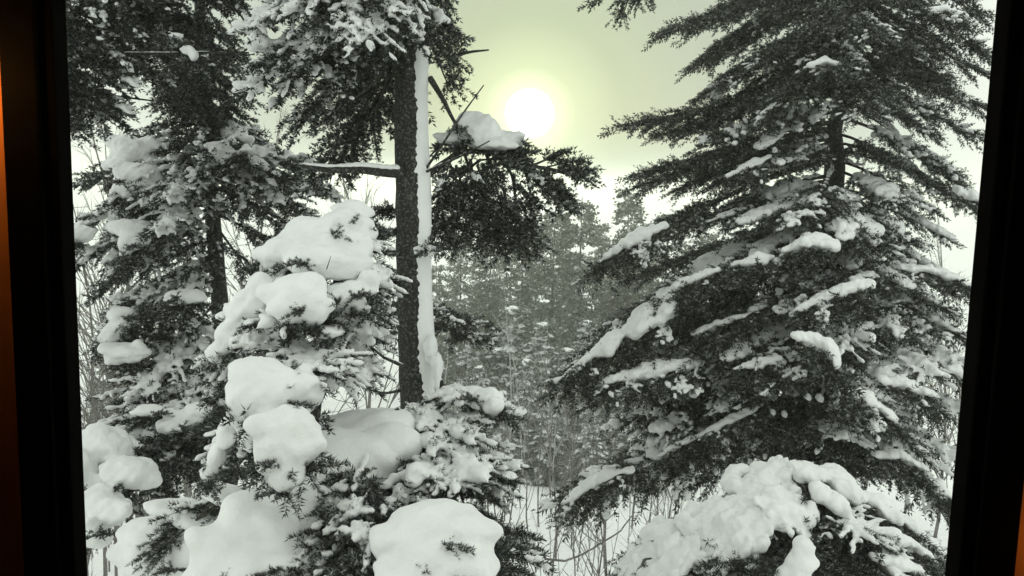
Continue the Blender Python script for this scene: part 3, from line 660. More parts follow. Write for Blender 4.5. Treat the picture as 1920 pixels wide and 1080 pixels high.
cushion(T2, [(262, 332, 7.9, 46, 28), (235, 350, 7.9, 22, 24), (280, 365, 7.8, 20, 26), (292, 372, 7.8, 14, 16)], sp='fir')
cushion(T2, [(245, 428, 7.6, 44, 17), (255, 450, 7.5, 26, 22), (235, 475, 7.5, 12, 16), (315, 420, 7.5, 16, 15)], sp='fir')
cushion(T2, [(150, 438, 7.6, 26, 18)], sp='fir'); cushion(T2, [(235, 660, 7.4, 36, 18), (215, 670, 7.4, 20, 14), (255, 655, 7.4, 18, 16)], sp='fir'); cushion(T2, [(350, 555, 7.4, 38, 13), (330, 562, 7.3, 24, 10)], sp='fir')
cushion(T2, [(225, 590, 7.7, 24, 16), (212, 620, 7.6, 24, 16), (200, 635, 7.6, 16, 12), (232, 605, 7.6, 26, 10)], sp='fir')
cushion(T2, [(200, 835, 6.4, 52, 34, .8, 25), (180, 850, 6.4, 34, 34), (240, 885, 6.2, 52, 30), (205, 905, 6.2, 22, 26), (190, 945, 6.0, 44, 34), (175, 985, 6.0, 32, 42), (210, 960, 5.9, 28, 28), (150, 900, 6.2, 30, 60)], label='row of rounded snow cushions low by the left frame', sp='fir')
cushion(T2, [(345, 785, 6.9, 34, 20), (320, 800, 6.8, 26, 16), (375, 770, 6.9, 26, 14), (280, 770, 6.9, 28, 12)], sp='fir')

# ------------------------------------------------------------------ fir at the left edge, its trunk beyond the frame
T3 = tree_root('fir_tree', -60, 500, 6.4, 'dark fir boughs reaching in from beyond the upper left window frame')
b3 = P(-70, -60, 6.4); T3.location = tuple(down(b3))
def t3(y): return np.array([b3[0], b3[1], P(-70, y, 6.4)[2]])
trunk(T3, [np.array(T3.location), t3(400), t3(-200), t3(-600)], [.17, .13, .10, .03])
tips(T3, t3, [(-150, 220, 40, 6.4, 1), (-150, 340, 30, 6.6, 1), (-120, 420, 70, 6.8, 1), (-100, 300, 80, 6.2, 1), (-60, 455, 110, 6.8, 0), (-60, 380, 150, 7.0, 0), (-40, 250, 130, 6.2, 1), (-40, 300, 150, 6.8, 1), (-20, 210, 150, 6.0, 1), (0, 225, 240, 6.4, 1), (20, 200, 200, 6.1, 1), (30, 160, 240, 6.0, 0), (40, 215, 210, 6.8, 0), (60, 150, 260, 6.3, 0), (-200, 460, 20, 6.9, 0), (-200, 380, -10, 6.4, 1), (-60, 180, 100, 6.0, 1), (-220, 280, 0, 6.0, 1), (-260, 470, -20, 6.4, 1)], 'fir')
stick(T3, [P(120, 100, 6.2), P(250, 102, 6.2), P(360, 99, 6.2), P(466, 98, 6.2)], .016, name='limb', snow=True)
stick(T3, [P(215, 180, 6.6), P(260, 185, 6.6), P(340, 196, 6.6)], .010)
cushion(T3, [(150, 85, 6.3, 40, 24), (175, 92, 6.2, 34, 16), (130, 75, 6.3, 24, 20)], sp='fir')
cushion(T3, [(330, 75, 6.1, 18, 12, .8, -40), (350, 92, 6.0, 14, 10), (362, 100, 6.0, 9, 12)], sp='fir')

# ------------------------------------------------------------------ young fir loaded with cushions in front of the trunk
D4 = 5.2
T4 = tree_root('young_fir', 620, 800, D4, 'young fir smothered in stacked rounded snow cushions left of the thick trunk', 'young fir')
tp4 = [(655, 395), (640, 480), (615, 620), (590, 760), (575, 900)]; tw4 = [P(x, y, D4) for x, y in tp4]; T4.location = tuple(down(tw4[-1]))
trunk(T4, [np.array(T4.location)] + tw4[::-1], [.07, .05, .04, .03, .018, .006])
def t4(y): return np.array([np.interp(y, [a[1] for a in tp4], [p[k] for p in tw4]) for k in range(3)])
tips(T4, t4, [
    (410, 710, 430, 5.2, 4), (420, 520, 490, 5.1, 4), (430, 700, 470, 5.0, 4), (450, 500, 530, 5.0, 4), (480, 715, 540, 4.9, 4), (500, 700, 590, 5.0, 4), (500, 430, 600, 5.1, 4), (540, 510, 610, 4.5, 4),
    (540, 690, 640, 4.9, 4), (540, 400, 680, 5.2, 4), (580, 470, 650, 4.7, 3), (600, 700, 700, 5.1, 4), (600, 400, 740, 5.2, 1), (620, 650, 730, 4.8, 4), (650, 540, 720, 4.1, 4),
    (680, 430, 830, 4.8, 4), (700, 400, 870, 5.0, 4), (740, 430, 900, 4.6, 1), (560, 710, 610, 5.4, 4), (520, 720, 590, 5.5, 4), (640, 390, 800, 5.4, 1)], 'near_fir')
cushion(T4, [(660, 400, 5.2, 38, 22), (640, 425, 5.1, 50, 32), (590, 440, 5.1, 60, 36), (535, 470, 5.0, 42, 30), (610, 490, 4.9, 78, 32), (680, 440, 5.1, 24, 38), (515, 500, 5.0, 26, 26), (650, 470, 5.0, 50, 40)], label='topmost snow cushions on the bent tip of the young fir', sp='near_fir')
cushion(T4, [(560, 555, 4.55, 56, 42), (545, 575, 4.5, 44, 28), (585, 580, 4.5, 34, 32)], amp=.008, label='round dome of snow below the fir tip', sp='near_fir')
cushion(T4, [(495, 545, 4.9, 34, 34), (460, 590, 4.9, 34, 40, .8, -20), (435, 630, 4.9, 26, 34), (405, 662, 4.9, 22, 20), (480, 580, 4.9, 30, 40)], sp='near_fir')
cushion(T4, [(660, 545, 4.8, 50, 18), (640, 560, 4.7, 34, 16), (695, 530, 4.8, 24, 26), (670, 580, 4.7, 22, 12), (610, 620, 4.6, 34, 12)], sp='near_fir')
cushion(T4, [(485, 700, 4.2, 60, 28), (520, 730, 4.15, 68, 38), (468, 750, 4.15, 42, 62), (478, 810, 4.15, 34, 38), (560, 745, 4.2, 42, 34), (510, 775, 4.15, 60, 40)], amp=.012, label='upper of the two brightest snow cushions', sp='near_fir')
cushion(T4, [(545, 800, 4.0, 56, 40), (532, 842, 3.98, 56, 42), (562, 830, 4.0, 40, 48), (540, 888, 3.96, 34, 34), (512, 850, 4.0, 38, 34)], amp=.012, seed=4, label='lower of the two brightest snow cushions', sp='near_fir')
cushion(T4, [(410, 850, 4.8, 14, 40, .8, 20), (425, 810, 4.7, 14, 30), (395, 885, 4.8, 16, 20)], sp='near_fir')
stick(T4, [P(455, 595, 4.7), P(475, 612, 4.6), P(492, 624, 4.6)], .004); stick(T4, [P(612, 505, 4.7), P(617, 490, 4.7), P(620, 480, 4.7)], .003)

# ------------------------------------------------------------------ snow-buried fir along the bottom
T5 = tree_root('young_fir', 640, 1000, 4.6, 'low fir buried under one broad sloping sheet of snow', 'young fir')
tp5 = [(745, 770), (720, 900), (690, 1090)]; tw5 = [P(x, y, 5.1) for x, y in tp5]; T5.location = tuple(down(tw5[-1]))
trunk(T5, [np.array(T5.location)] + tw5[::-1], [.08, .06, .04, .02])
def t5(y): return np.array([np.interp(y, [a[1] for a in tp5], [p[k] for p in tw5]) for k in range(3)])
tips(T5, t5, [(900, 690, 1010, 4.0, 2), (960, 700, 1070, 3.9, 2), (960, 560, 1085, 3.9, 1), (980, 640, 1095, 3.8, 1), (900, 760, 970, 4.3, 2), (1000, 480, 1095, 4.0, 0), (960, 640, 1050, 4.1, 1), (980, 720, 1100, 3.8, 1), (900, 600, 1000, 4.25, 0)], 'near_fir')
cushion(T5, [(700, 800, 5.1, 84, 34), (725, 835, 4.9, 66, 40), (660, 860, 4.8, 84, 50, .8, 30), (630, 905, 4.6, 60, 44), (560, 960, 4.4, 90, 60, .8, 38), (500, 1000, 4.3, 100, 60, .8, 38), (440, 1050, 4.2, 90, 60, .8, 35), (520, 1070, 4.15, 120, 60), (590, 1000, 4.35, 60, 56), (645, 960, 4.35, 36, 34), (600, 1085, 4.1, 80, 36), (400, 1090, 4.2, 60, 40)], .018, .012, .4, label='broad sloping sheet of snow across the low boughs')
for a, b in (((700, 900, 4.5), (655, 985, 4.15)), ((690, 930, 4.5), (610, 1015, 4.05)), ((700, 960, 4.4), (700, 1050, 4.0)), ((690, 880, 4.6), (610, 945, 4.3)), ((600, 1000, 4.3), (560, 1075, 3.95)), ((500, 1040, 4.1), (470, 1085, 3.95)), ((640, 1030, 4.2), (650, 1085, 3.9)), ((690, 1000, 4.2), (680, 1075, 3.8)), ((690, 860, 4.7), (665, 930, 4.3))):
    branch(T5, P(*a), P(*b), 'near_fir', 2)
cushion(T5, [(430, 930, 5.6, 70, 18, .6, 18), (360, 965, 5.7, 80, 22, .6, 15), (290, 1000, 5.8, 60, 34), (285, 1050, 5.8, 56, 60), (265, 1035, 5.8, 42, 40), (360, 1060, 5.6, 46, 56, .8, 20)], .018, .012, .35, seed=6, label='shaded grey snow shelf under the boughs', sp='near_fir')
stick(T5, [t5(900), P(560, 930, 5.4), P(420, 955, 5.6), P(290, 1010, 5.8)], .03, name='limb')
branch(T5, P(420, 940, 5.6), P(270, 1060, 5.5), 'near_fir', 1); branch(T5, P(440, 930, 5.5), P(330, 985, 5.7), 'near_fir', 1)

# ------------------------------------------------------------------ frosted fir under the trunk, right side, with the big cushion in front
T6 = tree_root('young_fir', 830, 850, 5.4, 'frosted young fir at the foot of the thick trunk with one big cushion in front', 'young fir')
tp6 = [(828, 715), (826, 800), (822, 880), (820, 1080)]; tw6 = [P(x, y, 5.6) for x, y in tp6]; T6.location = tuple(down(tw6[-1]))
trunk(T6, [np.array(T6.location)] + tw6[::-1], [.05, .04, .03, .026, .012])
def t6(y): return np.array([np.interp(y, [a[1] for a in tp6], [p[k] for p in tw6]) for k in range(3)])
tips(T6, t6, [(720, 900, 770, 5.4, 4), (730, 960, 780, 5.6, 4), (740, 860, 760, 5.2, 4), (750, 790, 800, 5.1, 4), (780, 870, 830, 4.9, 4), (790, 800, 850, 4.8, 4), (800, 960, 880, 5.2, 4), (810, 930, 930, 5.0, 4), (830, 890, 900, 4.6, 4), (840, 840, 920, 4.5, 4), (850, 900, 970, 4.6, 1), (860, 790, 900, 4.6, 4), (960, 900, 1070, 4.0, 1)], 'near_fir')
cushion(T6, [(820, 985, 3.95, 92, 40), (855, 1000, 3.9, 68, 44), (790, 1020, 3.9, 76, 52), (840, 1060, 3.8, 100, 50), (890, 1020, 3.9, 42, 40), (760, 1060, 3.85, 46, 46)], .014, .012, .3, label='big smooth snow cushion at the bottom beside the clearing', sp='near_fir')
cushion(T6, [(915, 745, 5.3, 30, 14), (930, 760, 5.2, 18, 20)], sp='near_fir'); cushion(T6, [(790, 770, 5.9, 34, 16), (800, 760, 5.8, 20, 12)], sp='near_fir')
stick(T6, [P(885, 892, 4.9), P(905, 884, 4.8), P(930, 872, 4.8)], .008)

# ------------------------------------------------------------------ big spruce on the right
D7 = 9.0
T7 = tree_root('spruce_tree', 1540, 800, D7, 'big spreading spruce on the right with thin drooping snow-lined boughs', 'spruce tree')
tp7 = [(1600, -160), (1592, 60), (1586, 170), (1562, 245), (1566, 300), (1558, 430), (1546, 600), (1530, 740), (1520, 880)]
tw7 = [P(x, y, D7) for x, y in tp7]; T7.location = tuple(down(tw7[-1]))
trunk(T7, [np.array(T7.location)] + tw7[::-1] + [tw7[0] + np.array([0.02, 0, 1.2])], [.16, .13, .125, .12, .115, .11, .085, .06, .05, .04, .015])
def t7(y): return np.array([np.interp(y, [a[1] for a in tp7], [p[k] for p in tw7]) for k in range(3)])
tips(T7, t7, [
    (-20, 1238, 60, 8.4, 0), (-40, 1290, 130, 8.6, 0), (-100, 1390, 70, 8.6, 1), (20, 1300, 190, 8.8, 1), (40, 1350, 160, 8.4, 1), (60, 1420, 120, 8.0, 1), (100, 1400, 200, 8.2, 1),
    (170, 1160, 235, 8.6, 0), (180, 1230, 255, 8.8, 0), (200, 1340, 260, 8.4, 2), (140, 1450, 190, 8.0, 1), (210, 1420, 280, 8.2, 5), 
    (230, 1195, 350, 8.6, 0), (240, 1260, 360, 8.8, 0), (260, 1340, 350, 8.4, 2), (270, 1400, 340, 8.2, 5), (280, 1470, 310, 8.0, 5), (250, 1180, 330, 9.0, 0),
    (300, 1125, 500, 8.4, 0), (330, 1270, 430, 8.6, 2), (340, 1330, 420, 8.2, 5), (350, 1400, 420, 8.0, 5), (360, 1470, 400, 8.0, 5), 
    (390, 1240, 560, 8.4, 5), (400, 1320, 520, 8.2, 2), (410, 1400, 500, 8.0, 5), (430, 1480, 500, 7.6, 5), (420, 1180, 520, 9.6, 0),
    (430, 1045, 715, 8.2, 5), (440, 1150, 640, 8.4, 5), (450, 1240, 650, 8.6, 0), (470, 1300, 620, 8.2, 0), (490, 1400, 600, 7.8, 5), (510, 1480, 590, 7.6, 5),
    (530, 1110, 750, 8.2, 2), (540, 1180, 740, 8.4, 2), (550, 1250, 720, 8.2, 2), (560, 1310, 700, 8.0, 5), (570, 1380, 680, 7.6, 5), (580, 1440, 690, 7.4, 2), (590, 1200, 790, 8.8, 0),
    (620, 1230, 810, 8.2, 5), (630, 1290, 780, 8.4, 2), (640, 1350, 770, 8.0, 5), (660, 1420, 760, 7.6, 2), (600, 1160, 800, 8.6, 2),
    (690, 1050, 945, 8.0, 2), (700, 1150, 900, 8.2, 5), (720, 1250, 900, 8.2, 5), (740, 1320, 860, 8.2, 0), (750, 1300, 920, 8.6, 0), (760, 1380, 850, 7.8, 2),
    (-80, 1300, 40, 8.8, 0), (-20, 1330, 110, 9.2, 0), (80, 1330, 230, 9.2, 0), (0, 1480, 90, 7.8, 0), (150, 1500, 170, 7.8, 1), (250, 1300, 330, 9.2, 0), (40, 1560, 130, 7.4, 1), (250, 1730, 330, 8.2, 0), (270, 1690, 310, 8.0, 0),
    (60, 1470, 180, 7.6, 0), (-60, 1540, 60, 7.4, 0), (100, 1650, 190, 7.4, 0), (0, 1640, 70, 7.4, 1), (-100, 1460, 20, 8.0, 0), (-140, 1640, 0, 7.8, 0), (40, 1390, 180, 8.8, 0), (70, 1780, 150, 8.0, 0),
    # right side
    (-120, 1850, 30, 8.6, 1), (-80, 1780, 40, 8.2, 1), (-60, 1720, 20, 7.8, 1), (-40, 1860, 110, 8.6, 1), (0, 1840, 140, 9.2, 0), (-20, 1760, 110, 8.2, 1), (20, 1700, 100, 7.8, 1), (40, 1800, 190, 8.8, 1), (60, 1740, 180, 8.4, 0), (80, 1680, 170, 8.0, 1), (100, 1860, 210, 9.0, 1),
    (150, 1840, 260, 8.8, 1), (170, 1760, 260, 8.4, 1), (190, 1840, 380, 8.8, 5), (220, 1800, 330, 8.6, 2), (280, 1830, 390, 9.2, 5), (300, 1760, 400, 8.4, 2), (320, 1690, 390, 8.0, 5),
    (350, 1785, 450, 8.4, 5), (370, 1720, 460, 8.0, 5), (390, 1660, 470, 7.6, 5), (420, 1810, 540, 8.8, 5), (430, 1750, 520, 8.2, 2), (450, 1700, 540, 7.8, 5), (470, 1640, 540, 7.4, 5), (480, 1790, 590, 8.4, 5),
    (500, 1815, 640, 8.4, 5), (520, 1760, 630, 8.0, 2), (540, 1700, 630, 7.6, 2), (550, 1640, 640, 7.4, 5), (560, 1570, 660, 7.2, 4), (560, 1800, 700, 8.2, 4), (580, 1810, 690, 8.0, 4), (600, 1740, 700, 7.6, 4), (610, 1680, 720, 7.4, 4), (620, 1620, 750, 7.2, 4), (600, 1560, 720, 7.0, 1),
    (650, 1800, 770, 8.0, 4), (660, 1740, 760, 7.6, 4), (670, 1680, 770, 7.4, 4), (700, 1790, 860, 8.0, 4), (720, 1760, 880, 7.8, 4), (730, 1700, 840, 7.6, 4), (740, 1770, 950, 8.0, 4), (700, 1640, 800, 7.6, 1), (760, 1640, 880, 7.8, 1),
    # low boughs that close the gap above the loaded spruce
    (760, 1440, 880, 8.0, 0), (770, 1500, 900, 7.8, 1), (780, 1560, 890, 7.6, 0), (770, 1620, 900, 7.8, 1), (760, 1680, 900, 8.0, 4), (750, 1730, 920, 8.2, 1), (800, 1590, 860, 7.4, 0), (790, 1480, 870, 7.6, 0), (800, 1540, 910, 7.6, 0), (740, 1520, 830, 7.4, 1), (730, 1590, 820, 7.4, 4),
    # towards the window
    (120, 1620, 220, 7.4, 1), (320, 1500, 420, 7.6, 2), (360, 1590, 450, 7.6, 5), (480, 1560, 580, 7.2, 2), (600, 1480, 730, 7.2, 2), (640, 1560, 790, 7.4, 1), (700, 1470, 830, 7.4, 0),
], 'spruce')
for k, pth in enumerate([
        [(1255, 572, 8.0, 20), (1205, 598, 8.0, 26), (1150, 638, 8.0, 20), (1100, 672, 8.0, 12), (1045, 712, 8.0, 5)], [(1245, 422, 8.2, 9), (1195, 442, 8.2, 17), (1155, 466, 8.2, 13), (1128, 487, 8.2, 6)],
        [(1562, 458, 7.5, 12), (1515, 449, 7.5, 19), (1470, 470, 7.6, 8)], [(1445, 482, 7.7, 7), (1415, 488, 7.7, 14), (1375, 496, 7.8, 7)], [(1345, 505, 7.9, 6), (1305, 518, 7.9, 13), (1270, 535, 8.0, 11), (1242, 554, 8.0, 5)], [(1628, 530, 7.3, 7), (1575, 545, 7.3, 12), (1530, 562, 7.3, 10), (1488, 586, 7.3, 5)],
        [(1310, 680, 7.9, 9), (1262, 684, 7.8, 15), (1205, 696, 7.8, 15), (1160, 706, 7.8, 9), (1120, 722, 7.8, 5)], [(1430, 758, 7.8, 5), (1370, 785, 7.8, 8), (1310, 815, 7.9, 8), (1240, 850, 8.0, 5)],
        [(1185, 878, 7.8, 6), (1140, 890, 7.8, 12), (1100, 908, 7.8, 14), (1056, 942, 7.8, 6)], [(1490, 628, 6.9, 7), (1530, 640, 6.9, 18), (1560, 662, 6.9, 26), (1566, 695, 6.9, 12)],
        [(1445, 293, 8.1, 5), (1402, 310, 8.1, 11), (1366, 328, 8.1, 6)], [(1450, 195, 7.9, 5), (1430, 212, 7.9, 11), (1416, 236, 7.9, 6)], [(1520, 120, 7.5, 6), (1545, 114, 7.5, 12), (1568, 122, 7.5, 7)],
        [(1650, 712, 7.3, 9), (1700, 720, 7.3, 14), (1750, 740, 7.3, 8)], [(1580, 735, 7.0, 9), (1630, 745, 7.0, 15), (1685, 790, 7.0, 8)], [(1690, 502, 8.0, 6), (1740, 503, 8.0, 10), (1780, 518, 8.0, 11), (1818, 536, 8.0, 6)],
        [(1720, 20, 8.0, 5), (1765, 18, 8.0, 11), (1805, 28, 8.0, 8)], [(1795, 355, 8.5, 8), (1825, 368, 8.5, 15), (1850, 390, 8.5, 10)], [(1560, 425, 7.8, 10), (1582, 420, 7.8, 18), (1605, 440, 7.8, 10)], [(1735, 905, 7.5, 10), (1765, 912, 7.5, 15), (1785, 935, 7.5, 8)],
        [(1640, 850, 7.4, 6), (1690, 852, 7.4, 12), (1735, 880, 7.4, 8)], [(1780, 690, 7.9, 8), (1805, 700, 7.9, 14), (1825, 720, 7.9, 8)], [(1400, 590, 7.8, 5), (1350, 605, 7.9, 9), (1300, 625, 8.0, 6)], [(1460, 670, 7.5, 6), (1420, 680, 7.5, 10), (1380, 690, 7.5, 6)]]):
    bough_strip(T7, pth, 'spruce', k + 1)
branch(T7, P(1205, -70, 8.0), P(1160, 42, 7.9), 'fir', 0); branch(T7, P(1215, -60, 8.0), P(1200, 18, 8.0), 'fir', 0); branch(T7, P(1190, -60, 8.0), P(1120, 4, 7.8), 'fir', 0)
stick(T7, [t7(-160), P(1440, -150, 8.5), P(1200, -85, 8.0)], .018, name='limb')
stick(T7, [t7(745), P(1480, 765, 8.4), P(1440, 775, 8.0)], .022, name='limb', snow=True); stick(T7, [t7(880), P(1440, 860, 8.4), P(1375, 893, 8.0)], .016, name='limb')
stick(T7, [t7(760), P(1640, 850, 8.4), P(1740, 920, 8.2), P(1785, 990, 8.2)], .014, name='limb')

# ------------------------------------------------------------------ heavy boughs along the lower right
T8 = tree_root('young_spruce', 1490, 900, 6.6, 'heavily loaded low spruce spreading its white boughs in the lower right corner', 'young spruce')
tp8 = [(1470, 850), (1480, 950), (1490, 1120)]; tw8 = [P(x, y, 6.8) for x, y in tp8]; T8.location = tuple(down(tw8[-1]))
trunk(T8, [np.array(T8.location)] + tw8[::-1], [.07, .05, .04, .012])
def t8(y): return np.array([np.interp(y, [a[1] for a in tp8], [p[k] for p in tw8]) for k in range(3)])
tips(T8, t8, [(860, 1400, 930, 6.4, 4), (865, 1530, 910, 6.2, 4), (880, 1340, 970, 6.4, 4), (885, 1600, 960, 6.2, 4), (890, 1500, 985, 5.8, 1), (890, 1680, 985, 6.4, 4), (900, 1270, 1010, 6.5, 1), (900, 1390, 1020, 5.9, 1), (910, 1560, 1010, 5.8, 0), (910, 1740, 1015, 6.3, 4), (930, 1200, 1075, 6.4, 1),
    (940, 1640, 1050, 5.8, 4), (940, 1765, 1070, 6.4, 4), (950, 1720, 1075, 6.0, 4), (960, 1500, 1075, 5.4, 0), (970, 1430, 1085, 5.3, 0), (980, 1600, 1095, 5.6, 0), (1000, 1680, 1105, 5.7, 4), (1000, 1520, 1105, 5.2, 0), (1000, 1770, 1115, 6.2, 4), (920, 1640, 1010, 5.6, 4), (930, 1700, 1030, 5.9, 4), (960, 1400, 1075, 5.3, 1), (980, 1560, 1075, 5.5, 0), (1000, 1460, 1100, 5.1, 0)], 'near_spruce')
for k, pth in enumerate([
        [(1470, 868, 6.3, 14), (1445, 885, 6.3, 20), (1410, 925, 6.1, 28), (1355, 955, 6.0, 28), (1315, 1000, 5.9, 22), (1290, 1050, 5.9, 14)], [(1440, 925, 5.9, 24), (1478, 950, 5.8, 26), (1505, 985, 5.7, 15), (1520, 1010, 5.7, 8)],
        [(1345, 975, 6.2, 12), (1275, 984, 6.2, 17), (1225, 1008, 6.2, 22), (1182, 1045, 6.2, 17), (1148, 1078, 6.2, 8)], [(1425, 960, 5.8, 20), (1375, 995, 5.7, 26), (1340, 1035, 5.7, 20), (1320, 1070, 5.7, 10)],
        [(1300, 1020, 5.9, 20), (1250, 1050, 5.9, 24), (1205, 1088, 5.9, 16)], [(1490, 880, 6.2, 14), (1555, 893, 6.2, 24), (1620, 930, 6.2, 22), (1690, 970, 6.2, 14), (1755, 1022, 6.2, 8)], [(1535, 920, 6.0, 22), (1580, 950, 5.9, 20), (1610, 985, 5.9, 10)],
        [(1620, 990, 5.8, 10), (1670, 1000, 5.8, 15), (1725, 1030, 5.9, 12), (1765, 1065, 6.0, 8)], [(1640, 1045, 5.6, 10), (1690, 1055, 5.6, 16), (1735, 1080, 5.7, 12)]]):
    bough_strip(T8, pth, 'near_spruce', k + 41, 4, .010, True, 2 if k < 5 else 1)
cushion(T8, [(1508, 1030, 5.2, 18, 26), (1500, 1055, 5.2, 26, 22), (1485, 1078, 5.2, 34, 18)], label='pointed snow cap low in the middle of the loaded spruce')

# ------------------------------------------------------------------ distant firs in the mist
def far_tree(seed, snowy=False):
    rng = np.random.default_rng(seed); H = 14.0; fol_v = []; fol_t = []; fol_i = []; nn = 0; C = []; A = []; wd = Acc()
    tr_ = Acc(); tr_.tube([(0, 0, -.3), (.05, .02, H * .5), (0, 0, H)], [.16, .10, .02], 7)
    z = 1.0
    while z < H - .2:
        u = z / H; Lb = (3.6 * (1 - u) ** .85 + .16) * (min(1, .75 + u)); nb = rng.integers(4, 6); a0 = rng.uniform(0, 6.28)
        for b in range(nb):
            if rng.random() < .15: continue
            ln = Lb * rng.uniform(.55, 1.15); pt = -22 + 45 * u * u + rng.normal(0, 7)
            ax, rad, secs, SP, SD, SL, r2 = skeleton('far', max(ln, .4), pt, int(rng.integers(1e5)))
            a = a0 + b * 6.283 / nb + rng.normal(0, .25); ca, sa = math.cos(a), math.sin(a); Rz = np.array([[ca, sa, 0], [-sa, ca, 0], [0, 0, 1]])
            off = np.array([0, 0, z + rng.normal(0, .10)])
            V, T, ix = needles('far', SP, SD, SL, r2); fol_i.append(ix); fol_v.append(V @ Rz + off); fol_t.append(T + nn); nn += len(V)
            wd.tube(ax @ Rz + off, rad * .7, 3, False)
            if len(SP) > 4:                                     # pads of snow along the bough
                for _ in range(int(2 + ln * (6 if snowy else 2.5))):
                    p = SP[r2.integers(len(SP))]; rr = r2.uniform(.12, .30) if snowy else r2.uniform(.07, .16); q = p * np.array([1, 1, 0]); q = q / (np.linalg.norm(q) + 1e-6); _, s1, _ = frames(q + np.array([0, 0, -.25]))
                    C.append((p + np.array([0, 0, .03])) @ Rz + off); A.append(np.stack([(q + np.array([0, 0, -.3])) * rr * 1.5, s1 * rr, np.array([0, 0, rr * (.62 if snowy else .45)])]) @ Rz)
        z += (.80 if u < .8 else .5) * rng.uniform(.75, 1.3)
    C = np.array(C); A = np.array(A); iv, it = ICO[1]
    SV = (C[:, None] + np.einsum('vk,nkj->nvj', iv * (1 + .18 * rng.normal(size=iv.shape)), A)).reshape(-1, 3); ST = (it[None] + (np.arange(len(C)) * len(iv))[:, None, None]).reshape(-1, 3)
    return tr_.mesh('trunk', M_TWIG, True), tri_mesh('crown', np.vstack(fol_v), np.vstack(fol_t), M_FAR, False, M_RIME_MIST, np.concatenate(fol_i)), tri_mesh('snow_cover', SV, ST, M_SNOW, True), wd.mesh('limbs', M_TWIG)
FAR = [far_tree(40 + k) for k in range(4)] + [far_tree(50 + k, True) for k in range(4)]
def put_far(px, top_y, d, label, group, wide=1.0, var=None, up=0.0):
    tpnt = P(px, top_y, d); zb = float(ground_z(tpnt[0], tpnt[1])) - .1; h = tpnt[2] - zb
    o = empty('fir_tree', (tpnt[0], tpnt[1], zb), label, 'fir tree', group); k = RNG.randrange(4) + (4 if top_y > 555 else 0)
    tk, cr_, sn, lm = FAR[k]; o.rotation_euler = (RNG.gauss(0, .025), RNG.gauss(0, .025), RNG.uniform(0, 6.28)); s = h / 14.0; o.scale = (s * wide, s * wide, s * RNG.uniform(.97, 1.03))
    link('trunk', tk, o); tag(link('crown', cr_, o), kind='stuff'); tag(link('snow_cover', sn, o), kind='stuff'); tag(link('limbs', lm, o), kind='stuff')
GF = 'misty firs beyond the clearing'; LF_ = 'tall pale misty fir in the back row against the sky beyond the clearing'
SPECIAL = {0: 'misty fir whose pointed top stands just right of the dark bough tip', 1: 'misty fir just behind the tip of the dark drooping bough', 2: 'misty fir with layered boughs nearest the big spruce, beyond the clearing'}
for k, (px, ty, d) in enumerate([(1095, 362, 50), (1040, 395, 56), (1185, 370, 56), (1252, 405, 54), (985, 430, 60), (920, 420, 62), (866, 445, 58), (1145, 450, 62), (1330, 430, 58), (1400, 470, 62), (825, 500, 60), (1070, 405, 74), (1010, 425, 78), (955, 440, 80), (1120, 410, 78), (1215, 415, 76), (895, 450, 76), (845, 470, 80), (1165, 440, 84), (1285, 450, 80), (1000, 470, 68), (1080, 480, 66), (930, 480, 68), (1150, 500, 66),
                                 (950, 585, 42), (1020, 600, 40), (1095, 590, 44), (1170, 610, 41), (880, 610, 43), (1060, 655, 36), (985, 670, 35), (1130, 680, 35), (910, 680, 36), (1230, 660, 38), (1290, 600, 44), (1210, 540, 50),
                                 (800, 620, 48), (1400, 620, 50), (1030, 730, 32), (945, 740, 32), (1190, 740, 33), (865, 740, 33), (1105, 760, 31)]):
    put_far(px, ty, d, SPECIAL.get(k, LF_ if ty < 556 else 'low snow-laden fir behind the sapling thicket of the clearing'), GF if ty < 556 else 'snow-laden firs behind the saplings', RNG.uniform(.85, 1.1) if ty < 560 else RNG.uniform(1.2, 1.7))
GL = 'faint firs behind the left window side'
for px, ty, d in [(200, 640, 48), (300, 610, 52), (420, 620, 50), (520, 600, 55), (360, 690, 38), (180, 720, 40), (250, 680, 44)]:
    put_far(px, ty, d, 'faint misty fir far behind the slim fir on the left', GL, 1.3)

# ------------------------------------------------------------------ bare saplings in the clearing
def sapling(seed, H, spread, nbr, r0, sub=4):
    rng = np.random.default_rng(seed); a = Acc(); m = 12; t = np.linspace(0, 1, m)
    st = np.stack([np.cumsum(rng.normal(0, .035 * H / 6, m)) + spread * .25 * t ** 2 * rng.normal(), np.cumsum(rng.normal(0, .035 * H / 6, m)) + spread * .25 * t ** 2 * rng.normal(), H * t], 1)
    a.tube(st, r0 * (1 - .85 * t), 4)
    for _ in range(nbr):
        u = rng.uniform(.12, .95); p = np.array([np.interp(u, t, st[:, k]) for k in range(3)]); az = rng.uniform(0, 6.28); ln = spread * (1.1 - u) * rng.uniform(.4, 1.1) + .25; el = R(rng.uniform(35, 70))
        d = np.array([math.cos(az) * math.cos(el), math.sin(az) * math.cos(el), math.sin(el)]); v = np.linspace(0, 1, 5)
        q = p + d * (ln * v)[:, None] + np.array([0, 0, .25 * ln]) * (v ** 2)[:, None] + np.cumsum(rng.normal(0, .02 * ln, (5, 3)), 0); r1 = r0 * (1 - .85 * u) * .6
        a.tube(q, r1 * (1 - .7 * v) + .0015, 3, False)
        for _ in range(sub):
            w_ = rng.uniform(.25, 1); pp = np.array([np.interp(w_, v, q[:, k]) for k in range(3)]); d2 = d + rng.normal(0, .5, 3); d2 /= np.linalg.norm(d2); l2 = ln * rng.uniform(.2, .5)
            a.tube([pp, pp + d2 * l2 * .5, pp + d2 * l2 + np.array([0, 0, .1 * l2])], [r1 * .4 + .001, r1 * .3 + .001, .001], 3, False)
    return a.mesh('bare_sapling', M_SAP)
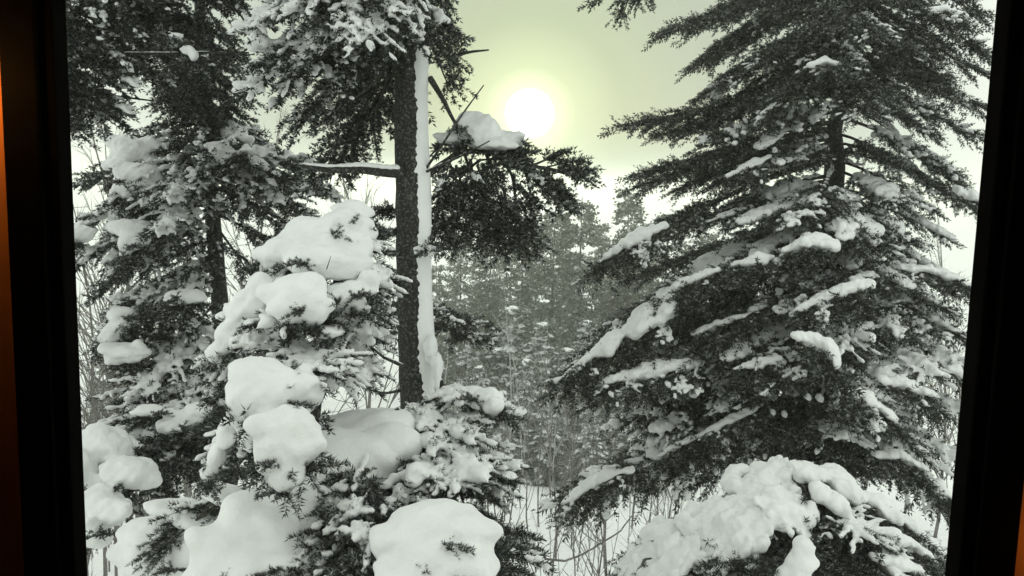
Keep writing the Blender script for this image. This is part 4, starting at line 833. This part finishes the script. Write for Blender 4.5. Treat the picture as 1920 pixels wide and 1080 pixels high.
M_RIMESAP = bark_mat('rimed_sapling', (0.16, 0.155, 0.145), (0.30, 0.30, 0.29), (0.7, 0.71, 0.71), 0.5, 0.62, 4)
SAP = [sapling(k, 5.0, 1.2, 9, .024, 3) for k in range(6)]
for m_ in SAP[4:]: m_.materials[0] = M_RIMESAP
sr = random.Random(11)
for k in range(76):
    px = sr.uniform(820, 1320) if k < 64 else sr.uniform(150, 420); d = sr.uniform(14, 30); p = P(px, 900, d)
    o = link('bare_sapling', SAP[k % 6], None, (p[0], p[1], float(ground_z(p[0], p[1])) - .05)); s = sr.uniform(.55, 1.2) * (1 + max(0, d - 20) * .03); o.scale = (s * sr.uniform(.8, 1.2), s, s)
    o.rotation_euler = (sr.gauss(0, .06), sr.gauss(0, .06), sr.uniform(0, 6.28))
    if k < 64: tag(o, 'pale rime-coated bare sapling in the thicket standing in the snowy clearing' if k % 6 > 3 else 'thin dark bare sapling in the thicket standing in the snowy clearing', 'sapling', 'rimed saplings in the clearing' if k % 6 > 3 else 'dark saplings in the clearing')
    else: tag(o, 'thin bare sapling in the brush behind the left firs', 'sapling', 'bare saplings behind the left firs')
BT = [sapling(60 + k, 9.5, 3.0, 34, .05, 9) for k in range(3)]
for px, top, d, grp in [(190, 190, 22, 0), (270, 120, 25, 0), (340, 250, 24, 0), (430, 200, 28, 0), (160, 330, 18, 0), (250, 420, 20, 0), (560, 320, 26, 0), (1800, 400, 24, 1), (1740, 440, 27, 1), (1830, 520, 21, 1), (690, 200, 26, 0), (1660, 330, 28, 1), (140, 480, 17, 0), (330, 500, 21, 0), (210, 560, 19, 0), (290, 600, 17, 0)]:
    tpnt = P(px, top, d); zb = float(ground_z(tpnt[0], tpnt[1])) - .1; o = link('bare_tree', BT[sr.randrange(3)], None, (tpnt[0], tpnt[1], zb)); s = (tpnt[2] - zb) / 9.5; o.scale = (s, s, s); o.rotation_euler = (0, 0, sr.uniform(0, 6.28))
    if grp: tag(o, 'faint bare tree behind the right side of the big spruce', 'bare tree', 'bare trees behind the spruce')
    else: tag(o, 'faint bare tree with fine twigs behind the left firs', 'bare tree', 'bare trees behind the left firs')
# arched bare stem in the clearing
ar = empty('bent_sapling', (P(990, 1060, 13)[0], P(990, 1060, 13)[1], float(ground_z(P(990, 1060, 13)[0], 13)) - .1), 'bare sapling bent into a low arch across the clearing', 'sapling')
stick(ar, [np.array(ar.location), P(985, 1045, 13), P(1060, 1052, 13), P(1110, 1030, 13), P(1165, 995, 13), P(1190, 960, 13)], .022, name='stem', mat=M_SAP)
